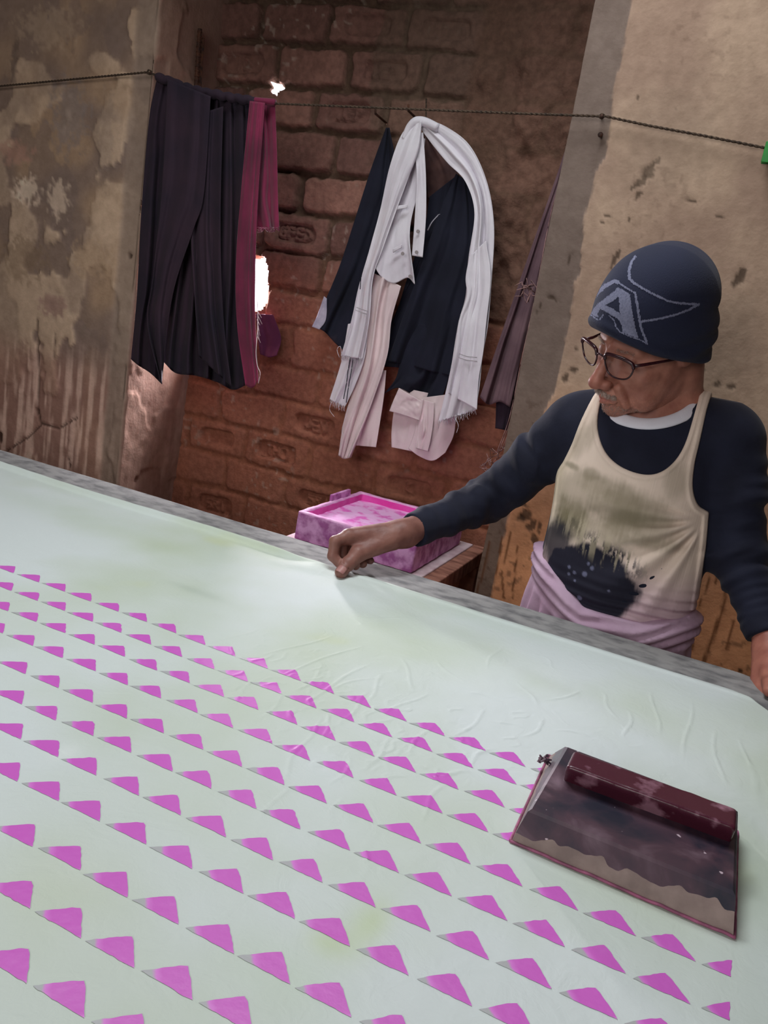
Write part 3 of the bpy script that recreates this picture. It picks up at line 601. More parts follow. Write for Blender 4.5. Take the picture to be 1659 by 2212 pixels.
# ------------------------------------------------------------------ printing block
def stamp():
    t = thing('printing_block', (0.005, 0.83, TZ), 'dark maroon wooden printing block with a raised handle bar, lying on the printed cloth', 'printing block')
    z0 = TZ + TC + .001
    mt, nt, P_, N, L = nodemat('dyed_block_wood')
    geo = N.new('ShaderNodeNewGeometry'); n1 = N.new('ShaderNodeTexNoise'); n1.inputs['Scale'].default_value = 16; n1.inputs['Detail'].default_value = 6; n1.inputs['Distortion'].default_value = .6; L.new(geo.outputs['Position'], n1.inputs['Vector'])
    rp = N.new('ShaderNodeValToRGB'); e = rp.color_ramp.elements; e[0].position = .36; e[0].color = rgb(34, 34, 50); e[1].position = .74; e[1].color = rgb(124, 102, 114)
    k = rp.color_ramp.elements.new(.54); k.color = rgb(76, 54, 66); L.new(n1.outputs['Fac'], rp.inputs[0])
    n2 = N.new('ShaderNodeTexNoise'); n2.inputs['Scale'].default_value = 75; L.new(geo.outputs['Position'], n2.inputs['Vector'])
    r2 = N.new('ShaderNodeValToRGB'); r2.color_ramp.elements[0].position = .72; r2.color_ramp.elements[1].position = .74; L.new(n2.outputs['Fac'], r2.inputs[0])
    mx = N.new('ShaderNodeMix'); mx.data_type = 'RGBA'; L.new(r2.outputs[0], mx.inputs[0]); L.new(rp.outputs[0], mx.inputs[6]); mx.inputs[7].default_value = rgb(196, 176, 186); L.new(mx.outputs[2], P_.inputs['Base Color'])
    P_.inputs['Roughness'].default_value = .42; b = N.new('ShaderNodeBump'); b.inputs['Strength'].default_value = .35; b.inputs['Distance'].default_value = .002; L.new(n1.outputs['Fac'], b.inputs['Height']); L.new(b.outputs[0], P_.inputs['Normal'])
    m_handle = MAT('dyed_handle', rgb(76, 30, 46), rgb(150, 108, 124), 32, .30, .3, 60, .002, thr=(.54, .66), spec=.5)
    m_foam = MAT('felt_layer', rgb(158, 140, 134), rgb(132, 116, 112), 40, .8, .3, 200, .001)
    m_rim = MAT('dye_soaked_rim', rgb(170, 96, 130), rgb(120, 70, 92), 60, .45)
    # base: paler printing layer and dark wood body with a ragged dye line between them
    def zline(x): return z0 + .017 + .006 * np.sin(np.clip((x + .1) / .2, 0, 1) * 2.5) - .006 * (x + .1) / .2 + .006 * (noise(x * 130, 0, 0, 5) - .5) + .004 * (noise(x * 40, 0, 0, 6) - .5)
    n = 90
    b0 = [(-.102, .738), (.109, .732), (.108, .915), (-.108, .932)]      # foot
    t0 = [(-.093, .744), (.101, .740), (.100, .892), (-.088, .898)]      # top
    hz = .0385
    def ringpts(q, n_): 
        q = np.array(q + [q[0]]); return np.vstack([np.linspace(q[i], q[i + 1], n_, endpoint=False) for i in range(4)])
    A = ringpts(b0, n); B = ringpts(t0, n)
    def lvl(z):
        f = np.clip((z - z0) / hz, 0, 1)[:, None]; return np.column_stack([A * (1 - f) + B * f, z])
    zl = z0 + .019 + .005 * (noise(A[:, 0] * 120, A[:, 1] * 120, 0, 5) - .5) * 2 + .003 * (noise(A[:, 0] * 35, A[:, 1] * 35, 0, 6) - .5) * 2 + .004 * np.sin(A[:, 0] * 14)
    N4 = 4 * n; bot = lvl(np.full(N4, z0)); ml = lvl(zl); tp = lvl(np.full(N4, z0 + hz - .003)); cen = B.mean(0); ed = np.column_stack([cen + (B - cen) * .975, np.full(N4, z0 + hz)])
    Fs = [(i, (i + 1) % N4, (i + 1) % N4 + N4, i + N4) for i in range(N4)]
    mesh('printing_layer', np.vstack([bot, ml]), Fs + [tuple(range(N4 - 1, -1, -1))], m_foam, t, smooth=False)['label'] = 'pale brown lower layer of the block'
    ml2 = ml + np.c_[(A - A.mean(0)) * .004, np.zeros(N4)]
    body = mesh('body', np.vstack([ml2, tp, ed]), Fs + [(a + N4, b + N4, c + N4, d + N4) for a, b, c, d in Fs] + [tuple(2 * N4 + i for i in range(N4))], mt, t, smooth=False)
    loop = np.column_stack([A.mean(0) + (A - A.mean(0)) * 1.008, z0 + .0005 + .0015 * noise(A[:, 0] * 90, A[:, 1] * 90, 0, 7)])
    MB().tube(np.vstack([loop, loop[:1]]), .0016, 6).build('dye_rim', m_rim, t, smooth=True)
    # handle: long bar with rounded ends, undercut in front
    def f(p):
        zt = z0 + hz
        q = p - np.array([.010, .8325, zt + .0075], np.float32)
        # slight tilt along x
        d = np.abs(q) - np.array([.081, .0175, .0115], np.float32)
        box = np.linalg.norm(np.maximum(d, 0), axis=-1) + np.minimum(d.max(-1), 0) - .004
        slope = q[..., 1] * .9 + q[..., 2] * .35 - .0225       # chamfer on the back
        box = smax(box, slope, .006)
        d2 = (q[..., 0] + .082) * -.8 + (q[..., 2]) * .5 - .012
        box = smax(box, d2 * .9, .006)
        front = -(q[..., 1]) - .0215 + .55 * (.0115 - q[..., 2])
        box = smax(box, front, .003)
        return box + .0007 * (noise(p[..., 0] * 60, p[..., 1] * 60, p[..., 2] * 60, 3) - .5)
    V, Q = surf(f, (-.09, .81, z0 + hz - .006), (.105, .865, z0 + hz + .04), .0018)
    mesh('handle', V, Q, m_handle, t)
    mb = MB()
    for k_ in range(14):
        a = rng.uniform(0, 6.28); p = np.array([-.108 + .004 * math.cos(a), .885 + rng.uniform(-.004, .004), z0 + .02 + rng.uniform(-.004, .004)]); mb.tube([p, p + rng.uniform(-.006, .006, 3)], [.0022, .0008], 5)
    mb.build('dried_dye_lump', mt, t)
stamp()

# ------------------------------------------------------------------ dye tray on its stool
m_pinkwood = MAT('pink_stained_wood', rgb(226, 168, 218), rgb(170, 96, 158), 34, .6, .4, 70, .002, thr=(.42, .62))
m_pinkedge = MAT('pink_caked_edge', rgb(240, 190, 228), rgb(222, 150, 206), 40, .6, .4, 90, .002)
m_pinkwet = MAT('wet_magenta_dye', rgb(226, 66, 168), rgb(232, 90, 182), 30, .35)
def tray():
    x0, x1, y0, y1, zb, zt = -.965, -.632, 1.815, 2.185, .752, .828
    t = thing('dye_tray', ((x0 + x1) / 2, (y0 + y1) / 2, zb), 'square wooden dye tray caked with magenta dye, standing on the low stool', 'tray')
    th = .017
    def bumpy(p, a=.0016): return a * (noise(p[..., 0] * 45, p[..., 1] * 45, p[..., 2] * 45, 3) - .5) * 2
    c = np.array([(x0 + x1) / 2, (y0 + y1) / 2]); hx, hy = (x1 - x0) / 2, (y1 - y0) / 2
    def boxs(p, cx, cy, cz, ax_, ay_, az_, r_=.004):
        q = np.abs(p - np.array([cx, cy, cz], np.float32)) - np.array([ax_ - r_, ay_ - r_, az_ - r_], np.float32)
        return np.linalg.norm(np.maximum(q, 0), axis=-1) + np.minimum(q.max(-1), 0) - r_
    def f(p):
        o = boxs(p, c[0], c[1], (zb + zt) / 2, hx, hy, (zt - zb) / 2); i = boxs(p, c[0], c[1], zt + .02, hx - th, hy - th, .055)
        return smax(o, -i, .002) + bumpy(p)
    V, Q = surf(f, (x0 - .01, y0 - .01, zb - .01), (x1 + .01, y1 + .01, zt + .01), .004)
    cen = V[Q].mean(1); inner = (abs(cen[:, 0] - c[0]) < hx - th + .003) & (abs(cen[:, 1] - c[1]) < hy - th + .003) & (cen[:, 2] < zt - .004)
    top = (cen[:, 2] > zt - .005) & ~inner
    mesh('tray_box', V, Q, None, t, mats=[m_pinkwood, m_pinkedge, m_pinkwet], mi=np.where(inner, 2, np.where(top, 1, 0)))
    # foam of dye filling it
    mt, nt, P_, N, L = nodemat('dye_froth')
    geo = N.new('ShaderNodeNewGeometry'); n1 = N.new('ShaderNodeTexNoise'); n1.inputs['Scale'].default_value = 26; n1.inputs['Detail'].default_value = 8; L.new(geo.outputs['Position'], n1.inputs['Vector'])
    rp = N.new('ShaderNodeValToRGB'); rp.color_ramp.elements[0].position = .38; rp.color_ramp.elements[0].color = rgb(236, 112, 206); rp.color_ramp.elements[1].position = .5; rp.color_ramp.elements[1].color = rgb(250, 196, 244)
    L.new(n1.outputs['Fac'], rp.inputs[0]); L.new(rp.outputs[0], P_.inputs['Base Color']); P_.inputs['Roughness'].default_value = .5
    b = N.new('ShaderNodeBump'); b.inputs['Strength'].default_value = .5; b.inputs['Distance'].default_value = .003; L.new(n1.outputs['Fac'], b.inputs['Height']); L.new(b.outputs[0], P_.inputs['Normal'])
    xs = np.linspace(x0 + th - .002, x1 - th + .002, 80); ys = np.linspace(y0 + th - .002, y1 - th + .002, 88); X_, Y_ = np.meshgrid(xs, ys, indexing='ij')
    Zf = zt - .022 + .004 * (fbm(X_ * 40, Y_ * 40, 0, 5) - .5); mesh('dye_froth', np.stack([X_, Y_, Zf], -1).reshape(-1, 3), grid_faces(80, 88), mt, t)
    pts = [PX(a, b, -.957) for a, b in [(716, 1098), (719, 1070), (758, 1057), (759, 1081), (738, 1092)]]
    P0 = np.array([[p[0], p[1], p[2]] for p in pts]); nrm = np.array([-1.0, 0, 0]); n = len(P0)
    P0 = np.array([P0[0] - [0, 0, .012], P0[1], P0[2], P0[3] - [0, 0, .012]]); n = 4
    V = np.vstack([P0, P0 + nrm * .009]); F_ = [tuple(range(n))[::-1], tuple(range(n, 2 * n))] + [(i, (i + 1) % n, (i + 1) % n + n, i + n) for i in range(n)]
    o = mesh('scraper', V, F_, m_pinkwood, None, smooth=False)
    b = o.modifiers.new('bevel', 'BEVEL'); b.width = .0015; b.segments = 2
    tag(o, 'small flat scraper board stained pink, stuck upright at the left rim of the dye tray', 'scraper')
tray()
def stool():
    t = thing('wooden_stool', (-.79, 2.0, 0), 'low wooden stand of stained planks under the pink dye tray', 'stand')
    m_pl = MAT('stained_plank', rgb(172, 122, 104), rgb(112, 70, 58), 14, .8, .4, 60, .003, stretch=(1, 3, 1)); m_w = MAT('pale_board', rgb(214, 196, 200), rgb(180, 150, 158), 20, .7, .2, 60)
    MB().box((-.800, 2.01, .7385), (.390, .440, .023)).build('top_board', m_w, t, bevel=.003)
    MB().box((-.588, 2.0, .724), (.045, .50, .042)).build('side_rail', m_pl, t, bevel=.003)
    MB().box((-1.0, 2.0, .712), (.045, .46, .03)).build('side_rail', m_pl, t, bevel=.003)
    for x in (-1.0, -.59):
        for y in (1.79, 2.20): MB().box((x, y, .349), (.045, .045, .698)).build('leg', m_pl, t, bevel=.003)
    MB().box((-.795, 1.79, .35), (.36, .03, .05)).build('stretcher', m_pl, t, bevel=.003)
stool()

# ------------------------------------------------------------------ rope, nails, rod
m_rope = MAT('dark_jute_rope', rgb(86, 70, 56), rgb(52, 42, 36), 220, .9, .8, 500, .001)
m_iron = MAT('rusty_iron', rgb(96, 62, 46), rgb(56, 42, 38), 60, .75, .4, 150, .001, metal=.3)
def rope():
    pts = [PX(-140, 198, -2.42)] if False else [PY(-60, 190, 1.965), PY(0, 186, 1.965), PY(160, 171, 1.965), PY(318, 156, 1.962), PY(340, 163, 1.958), PY(380, 181, 1.95), PY(460, 208, 1.95), PY(560, 219, 1.95), PY(600, 224, 1.95), PY(700, 228, 1.953), PY(920, 237, 1.956), PY(1120, 245, 1.96), PY(1297, 251, 1.966), PY(1303, 250, 1.966), PY(1400, 271, 1.966), PY(1530, 295, 1.966), PY(1660, 321, 1.966), PY(1720, 333, 1.966)]
    P_ = polyl(pts, 700); s = np.arange(700)
    V1, F1 = tube_data(P_ + np.c_[np.zeros(700), .0013 * np.cos(s * .9), .0013 * np.sin(s * .9)], .0019, 6)
    V2, F2 = tube_data(P_ - np.c_[np.zeros(700), .0013 * np.cos(s * .9), .0013 * np.sin(s * .9)], .0019, 6)
    mb = MB().add(V1, F1).add(V2, F2)
    q = PY(1300, 251, 1.964); th = np.linspace(0, 12.5, 40); mb.tube(np.c_[q[0] + .006 * np.cos(th), q[1] + .0 * th + .003 * np.sin(th * 3), q[2] + .004 * np.sin(th)], .0018, 6)
    q = PY(322, 156, 1.960); mb.tube(np.c_[q[0] + .008 * np.cos(th), q[1] + .003 * np.sin(th * 3), q[2] + .005 * np.sin(th)], .0018, 6)
    tag(mb.build('clothes_line', m_rope, smooth=True), 'thin dark rope strung across the alcove between the two plastered pillars', 'rope')
    for (p, lab) in [((1300, 251), 'small iron nail in the right pillar that the rope is tied to'), ((326, 158), 'small iron nail at the left pillar corner that the rope is tied to')]:
        a = PY(*p, 1.995); b = PY(*p, 1.955); mb = MB().tube([a, b], .0022, 8).tube([b, b + np.array([0, -.0015, 0])], .0045, 8)
        tag(mb.build('nail', m_iron, smooth=True), lab, 'nail')
    q = PY(1299, 294, YF); a = q + np.array([0, .01, 0]); b = q - np.array([0, .012, 0])
    tag(MB().tube([a, b], .003, 8).tube([b, b - np.array([0, .001, 0])], .006, 10).build('nail', m_iron, smooth=True), 'short nail head in the right pillar just below the rope knot', 'nail')
    # rusty rod on the side of the left pillar
    r0 = PX(432, 62, XL + .012); r1 = PX(415, 330, XL + .012)
    mb = MB(); mb.tube([r0, r1], .0062, 8); 
    for k in range(26):
        p = r0 + (r1 - r0) * (k + .5) / 26; mb.tube([p, p + np.array([0, 0, -.004])], .0078, 8)
    d = np.array([0.006, .012, 0]); mb.tube([r0 + d + np.array([0, 0, -.02]), r1 + d], .004, 6)
    tag(mb.build('iron_rod', m_iron), 'rusty ribbed iron rod running upright beside the brickwork above the hanging dark cloth', 'rod')
    # green peg
    m_g = MAT('green_plastic', rgb(40, 150, 60), rgb(30, 120, 50), 30, .4)
    c = PY(1660, 324, 1.962); mb = MB(); mb.box(c + np.array([-.001, -.008, -.006]), (.014, .006, .040), None); mb.box(c + np.array([-.001, .006, -.006]), (.014, .006, .040)); mb.tube([c + np.array([-.006, 0, .004]), c + np.array([.006, 0, .004])], .006, 8)
    tag(mb.build('clothes_peg', m_g, bevel=.001), 'green plastic clothes peg clipped on the rope at the right', 'clothes peg')
    for (p, lab) in [((906, 262), 'iron hook nail in the brick wall holding the white shawl'), ((837, 268), 'dark nail in the brick wall holding the dark coat')]:
        a = PY(*p, 2.30); b = a + np.array([0, -.085, .006]); tag(MB().tube([a, b, b + np.array([0, -.006, .014])], .0032, 8).build('nail', m_iron, smooth=True), lab, 'nail')
    a = PY(921, 214, 2.262); b = PY(920, 262, 2.215); tag(MB().tube([a, b], .0022, 6).build('cord', m_rope, smooth=True), 'short dark cord running up the wall from the hook of the white shawl', 'cord')
rope()

# ------------------------------------------------------------------ hanging clothes
def sheet(L_, R_, top=None, bot=None, y=2.2, nu=60, nv=120, folds=5, amp=.012, seed=0, curl=.0, conv=0.0, yt=None, yb=None, diag=0.0, ycurve=0.0, jag=0.0):
    """a hanging piece of cloth between two outline curves (photo pixels), folds pushed out of the wall plane"""
    L_ = smoothl(np.array(L_, float), nv); R_ = smoothl(np.array(R_, float), nv)
    T_ = smoothl(np.array(top, float), nu) if top is not None else np.linspace(L_[0], R_[0], nu)
    B_ = smoothl(np.array(bot, float), nu) if bot is not None else np.linspace(L_[-1], R_[-1], nu)
    u = np.linspace(0, 1, nu)[:, None, None]; v = np.linspace(0, 1, nv)[None, :, None]
    Pp = (1 - u) * L_[None] + u * R_[None] + (1 - v) * T_[:, None] + v * B_[:, None] - ((1 - u) * (1 - v) * L_[0] + u * (1 - v) * R_[0] + (1 - u) * v * L_[-1] + u * v * R_[-1])
    U_, V_ = u[..., 0] + 0 * v[..., 0], v[..., 0] + 0 * u[..., 0]
    ph = U_ * folds + diag * V_ + .55 * (fbm(U_ * 2.3, V_ * 1.6, 0, seed, 3) - .5) * 2
    a1 = 2 * np.pi * ph * .62 + seed; w1 = np.sin(a1 + .75 * np.sin(a1)); w2 = np.sin(2 * np.pi * ph * 1.15 + 1.3 * seed + 2 * V_)
    a = amp * (.55 + .45 * V_ - conv * (1 - V_)) * (.7 + .6 * noise(U_ * 3, V_ * 2, 0, seed + 5))
    dy = a * (1.0 * w1 + .30 * w2) + .15 * amp * (fbm(U_ * 9, V_ * 9, 0, seed + 9) - .5)
    Y = (y if yt is None else yt) * (1 - V_) + (y if yb is None else yb) * V_ + dy + curl * (np.abs(U_ * 2 - 1) ** 3) - ycurve * np.sin(np.pi * U_)
    if jag: Pp[..., 1] += jag * (V_ ** 20) * (noise(U_ * nu / 1.5, 0 * U_, 0, seed) - .5) * 2
    d = CX * ((Pp[..., 0:1] - 829.5) / FPX) - CU * ((Pp[..., 1:2] - 1106) / FPX) + CW
    return CAM + d * ((Y[..., None]) / d[..., 1:2])
class Cl:
    def __init__(s): s.m = MB()
    def sh(s, *a, nu=60, nv=120, **k):
        s.m.add(sheet(*a, nu=nu, nv=nv, **k).reshape(-1, 3), grid_faces(nu, nv)); return s
    def build(s, name, mat, parent=None, th=.0016): return s.m.build(name, mat, parent, smooth=True, solid=th)
m_black = MAT('faded_black_cotton', rgb(56, 40, 52), rgb(38, 31, 44), 7, .9, .3, 30, .004, weave=.25, sheen=.03)
m_maroon = MAT('maroon_cotton', rgb(132, 38, 74), rgb(98, 28, 56), 9, .8, .3, 30, .004, weave=.25, sheen=.2)
m_navy = MAT('dark_navy_cotton', rgb(28, 30, 46), rgb(20, 22, 36), 9, .85, .25, 26, .004, weave=.3, sheen=.03)
m_white = MAT('white_cotton', rgb(232, 228, 234), rgb(218, 212, 220), 10, .8, .3, 34, .004, weave=.2, sheen=.1)
m_cream = MAT('off_white_cotton', rgb(232, 214, 214), rgb(218, 198, 200), 8, .8, .3, 30, .004, weave=.2, sheen=.1)
m_mauve = MAT('mauve_cotton', rgb(120, 94, 100), rgb(88, 66, 74), 9, .85, .3, 30, .004, weave=.25)
m_thread = MAT('pale_thread', rgb(226, 206, 208))
def fringe(mb, a, b, Y, n, ln, seed, r_=.0006, lean=0):
    rs = np.random.RandomState(seed)
    for i in range(n):
        t_ = (i + rs.uniform(0, .8)) / n; x = a[0] + (b[0] - a[0]) * t_; y = a[1] + (b[1] - a[1]) * t_ - 3; l = ln * rs.uniform(.4, 1.25)
        pts = [PY(x + lean * k + rs.uniform(-1.5, 1.5) * k / 2, y + l * k / 3, Y - .002) for k in range(4)]; mb.tube(pts, r_, 4)
def hangings():
    # long dark cloth folded over the rope
    c = Cl()
    c.sh([(340, 166), (322, 260), (306, 450), (296, 640), (283, 776)], [(420, 190), (405, 400), (378, 640), (350, 720), (350, 830)], bot=[(283, 776), (300, 790), (325, 806), (350, 830)], y=1.958, folds=3.2, amp=.014, seed=3)
    c.sh([(362, 170), (350, 400), (330, 600), (318, 700), (348, 828)], [(455, 208), (440, 420), (416, 500), (372, 640), (349, 826)], y=1.926, folds=2.6, amp=.012, seed=5, conv=.3, nu=50)
    c.sh([(395, 188), (385, 480), (368, 640), (354, 782)], [(552, 220), (545, 480), (545, 660), (540, 826)], bot=[(354, 782), (380, 806), (425, 812), (470, 826), (505, 842), (540, 826)], y=1.966, folds=8.5, amp=.015, seed=8, nu=150)
    c.sh([(418, 250), (412, 480), (420, 640), (430, 770)], [(482, 230), (476, 480), (482, 680), (500, 835)], y=1.942, folds=2.8, amp=.010, seed=12, nu=60)
    c.sh([(338, 172), (360, 182), (400, 197), (470, 214), (548, 222)], [(340, 172), (361, 178), (401, 190), (470, 205), (549, 217)], y=1.950, nu=10, nv=80, folds=.5, amp=.002, seed=2)
    # roll of the cloth over the rope
    P_ = smoothl([PY(*p, 1.948) for p in [(340, 168), (372, 176), (400, 188), (460, 203), (520, 214), (552, 219)]], 90)
    c.m.tube(P_ + np.c_[np.zeros(90), np.zeros(90), .002 * np.sin(np.arange(90) * .7)], .0085 + .003 * noise(np.arange(90) * .25, 0, 0, 4), 10)
    tag(c.build('dark_cloth', m_black), 'long dark purple-black cloth folded over the rope at the left pillar', 'cloth')
    c = Cl()
    c.sh([(549, 216), (545, 330), (534, 430), (552, 492)], [(594, 222), (598, 330), (600, 420), (603, 492)], y=1.966, folds=2.0, amp=.010, seed=21, nu=50, jag=3)
    c.sh([(540, 218), (524, 380), (510, 560), (512, 700), (530, 832)], [(572, 222), (560, 380), (553, 520), (551, 680), (558, 822)], bot=[(530, 832), (545, 838), (558, 822)], y=1.932, folds=2.0, amp=.007, seed=25, nu=50)  # long strip: maroon stands in for light glowing through the cloth edge
    fringe(c.m, (553, 494), (603, 494), 1.95, 26, 9, 4)
    P_ = smoothl([PY(*p, 1.948) for p in [(548, 217), (572, 219), (594, 221)]], 20); c.m.tube(P_, .0075, 8)
    tag(c.build('maroon_cloth', m_maroon), 'maroon red cloth with a frayed end hanging on the rope beside the dark cloth', 'cloth')
    c = Cl(); c.sh([(553, 678), (556, 720), (562, 765)], [(590, 680), (607, 730), (598, 768)], bot=[(562, 765), (582, 772), (598, 768)], y=2.262, folds=1.4, amp=.008, seed=31, nu=30, nv=40)
    tag(c.build('purple_rag', MAT('purple_rag_cloth', rgb(120, 62, 92), rgb(96, 46, 76), 12, .85)), 'small purple rag hanging out of the bottom of the bright gap in the bricks', 'rag')
    mb = MB(); rs = np.random.RandomState(3)
    mb.tube(smoothl([PY(*p, 1.93) for p in [(556, 640), (557, 700), (553, 760), (556, 790), (562, 806), (558, 828)]], 40), .0011, 5)
    for k in range(7): mb.tube([PY(556 + rs.uniform(-1, 2), 672 + 9 * k, 1.93), PY(560 + rs.uniform(0, 7), 684 + 9 * k + rs.uniform(0, 8), 1.93)], .0006, 4)
    tag(mb.build('loose_thread', m_thread, smooth=True), 'pale loose thread hanging down the edge of the maroon cloth', 'thread')
    # dark coat on its nail
    t = thing('dark_coat', PY(837, 275, 2.25), 'dark navy coat hanging on the brick wall behind the white shawl', 'coat')
    c = Cl(); c.sh([(834, 276), (800, 370), (765, 480), (728, 590), (677, 706)], [(841, 276), (862, 400), (850, 520), (800, 650), (748, 762)], bot=[(677, 706), (700, 716), (725, 742), (748, 762)], y=2.235, folds=2.2, amp=.014, seed=41, yt=2.25, yb=2.21)
    c.build('sleeve', m_navy, t)
    c = Cl(); c.sh([(905, 560), (870, 640), (835, 720), (800, 790)], [(1000, 520), (985, 640), (972, 720), (960, 800)], y=2.225, folds=2.5, amp=.010, seed=45, nu=60)
    c.sh([(905, 700), (870, 760), (856, 815), (830, 850)], [(985, 700), (975, 780), (965, 830), (945, 885)], bot=[(830, 850), (862, 838), (905, 862), (945, 885)], y=2.212, folds=2.0, amp=.010, seed=47, nu=60)
    c.sh([(985, 375), (945, 470), (900, 600), (838, 780)], [(1012, 392), (1034, 480), (1030, 600), (972, 812)], bot=[(838, 780), (880, 788), (930, 802), (972, 812)], y=2.20, folds=2.6, amp=.012, seed=49, nu=90)
    c.sh([(928, 425), (915, 500), (880, 600), (850, 700)], [(985, 380), (965, 480), (945, 600), (910, 720)], y=2.222, folds=1.6, amp=.008, seed=51, nu=50)
    c.build('coat_body', m_navy, t)
    c = Cl(); c.sh([(912, 285), (918, 360), (925, 430)], [(930, 300), (985, 350), (992, 385)], bot=[(925, 430), (950, 418), (992, 385)], y=2.243, folds=1.2, amp=.006, seed=53, nu=40, nv=50)
    c.build('lining', MAT('brown_lining', rgb(96, 70, 66), rgb(70, 50, 50), 20, .9, .3), t)['label'] = 'brown lining showing inside the coat collar'
    MB().tube(smoothl([PY(*p, 2.198) for p in [(924, 498), (932, 482), (942, 470), (950, 463), (957, 466)]], 24), .0022, 6).build('zip', MAT('zip_metal', rgb(190, 188, 200), metal=.8, rough=.4), t, smooth=True)
    c = Cl(); c.sh([(700, 640), (686, 680), (674, 706)], [(706, 645), (704, 690), (690, 712)], y=2.198, folds=.6, amp=.003, seed=54, nu=14, nv=30)
    c.build('cuff', MAT('pale_cuff_cloth', rgb(190, 186, 200), rgb(160, 156, 176), 40, .9), t)['label'] = 'pale grey worn cuff'
    # white kurta
    t = thing('white_shirt', PY(905, 270, 2.2), 'off-white long shirt with a buttoned placket hanging under the white shawl', 'shirt')
    c = Cl(); c.sh([(893, 282), (868, 380), (838, 470), (806, 568)], [(918, 300), (906, 400), (885, 500), (896, 614)], bot=[(806, 568), (822, 596), (850, 612), (880, 600), (896, 614)], y=2.178, folds=1.5, amp=.014, seed=61, nu=60, yb=2.168)
    c.build('yoke', m_white, t)
    c = Cl(); c.sh([(893, 292), (900, 380), (896, 470), (890, 552)], [(914, 286), (920, 380), (920, 470), (913, 556)], y=2.160, folds=.5, amp=.003, seed=63, nu=16, nv=80)
    pk = c.build('placket', m_white, t)
    for p in [(903, 500), (900, 545), (870, 548), (886, 597)]:
        a = PY(*p, 2.153); MB().tube([a, a + np.array([0, -.002, 0])], .0048, 14).build('button', MAT('grey_button', rgb(150, 140, 140), rough=.4) if 'grey_button' not in bpy.data.materials else bpy.data.materials['grey_button'], t, smooth=False)
    for a, b in [((868, 372), (890, 362)), ((852, 446), (880, 442)), ((848, 538), (868, 528))]:
        c = Cl(); c.sh([a, (a[0] + 1, a[1] + 8)], [b, (b[0] - 1, b[1] + 7)], y=2.158, folds=.3, amp=.001, nu=8, nv=5); c.build('loop_tab', m_white, t, th=.003)
    c = Cl(); c.sh([(808, 590), (795, 700), (776, 800), (745, 900), (731, 984)], [(866, 618), (846, 690), (836, 770), (800, 880), (758, 988)], bot=[(731, 984), (743, 991), (758, 988)], y=2.182, folds=2.2, amp=.013, seed=71, nu=70, diag=.5)
    c.sh([(790, 800), (785, 870), (776, 920), (767, 962)], [(834, 800), (830, 850), (822, 905), (812, 966)], y=2.196, folds=1.2, amp=.008, seed=75, nu=40)
    c.build('sleeve', m_cream, t)
    c = Cl(); c.sh([(862, 836), (852, 880), (846, 930), (846, 966)], [(930, 850), (925, 900), (920, 940), (905, 978)], y=2.214, folds=1.5, amp=.008, seed=77, nu=50)
    c.sh([(905, 860), (900, 910), (890, 950), (882, 968)], [(982, 850), (984, 900), (980, 940), (962, 978)], bot=[(882, 968), (905, 985), (935, 995), (962, 978)], y=2.205, folds=1.2, amp=.007, seed=79, nu=50)
    c.sh([(862, 838), (850, 865), (841, 888)], [(912, 868), (908, 890), (905, 908)], bot=[(841, 888), (870, 896), (905, 908)], y=2.192, folds=.8, amp=.004, seed=80, nu=40, nv=30)
    c.sh([(910, 862), (906, 900), (900, 950), (898, 968)], [(938, 870), (936, 910), (930, 950), (924, 975)], y=2.188, folds=1.0, amp=.006, seed=81, nu=30, nv=60)
    c.build('hem', m_cream, t)
    # white shawl over the hook
    t = thing('white_shawl', PY(905, 262, 2.17), 'long white shawl with fringed ends looped over the hook in the brick wall', 'shawl')
    c = Cl()
    c.sh([(899, 262), (925, 300), (965, 350), (1005, 392), (1025, 460), (1012, 560), (1006, 640), (990, 700), (975, 790), (962, 850), (947, 911)],
         [(912, 257), (960, 272), (1015, 315), (1052, 395), (1067, 490), (1062, 600), (1054, 700), (1042, 770), (1036, 830), (1028, 882), (1026, 884)],
         y=2.165, folds=2.0, amp=.013, seed=91, nu=80, nv=240, jag=2)
    c.sh([(1014, 555), (1006, 600), (1008, 640), (990, 700), (980, 780), (968, 850)], [(1050, 520), (1060, 600), (1050, 700), (1044, 760), (1034, 820), (1030, 885)], y=2.150, folds=1.6, amp=.010, seed=93, nu=50)
    c.sh([(901, 256), (868, 290), (842, 360), (822, 450), (798, 540), (775, 620), (760, 690), (737, 768)], [(911, 262), (905, 320), (884, 380), (858, 450), (826, 540), (806, 600), (798, 690), (783, 776)], y=2.150, folds=1.6, amp=.012, seed=95, nu=60, nv=180)
    c.sh([(752, 700), (740, 770), (726, 820), (712, 862)], [(796, 690), (788, 770), (768, 830), (745, 880)], y=2.168, folds=1.4, amp=.009, seed=97, nu=50, jag=3)
    P_ = smoothl([PY(*p, 2.158) for p in [(872, 300), (885, 275), (900, 263), (918, 264), (945, 276)]], 40); c.m.tube(P_, np.interp(np.arange(40), [0, 18, 39], [.006, .012, .010]), 12)
    c.build('shawl_cloth', m_white, t)
    loose = [[(716, 868), (712, 885), (722, 900)], [(752, 880), (745, 905), (738, 930), (742, 940)], [(985, 905), (990, 920), (986, 935)], [(733, 772), (728, 755), (735, 748), (738, 765)]]
    for (a, b, Y, n, ln, sd, lo) in [((737, 768), (783, 776), 2.150, 22, 14, 5, (3,)), ((712, 862), (745, 880), 2.165, 18, 14, 6, (0, 1)), ((947, 911), (1028, 884), 2.160, 34, 16, 7, (2,))]:
        mb = MB(); fringe(mb, a, b, Y, n, ln, sd)
        for k in lo: mb.tube(smoothl([PY(*q, 2.155) for q in loose[k]], 12), .0008, 4)
        tag(mb.build('fringe', m_white, t, smooth=True), kind='stuff')
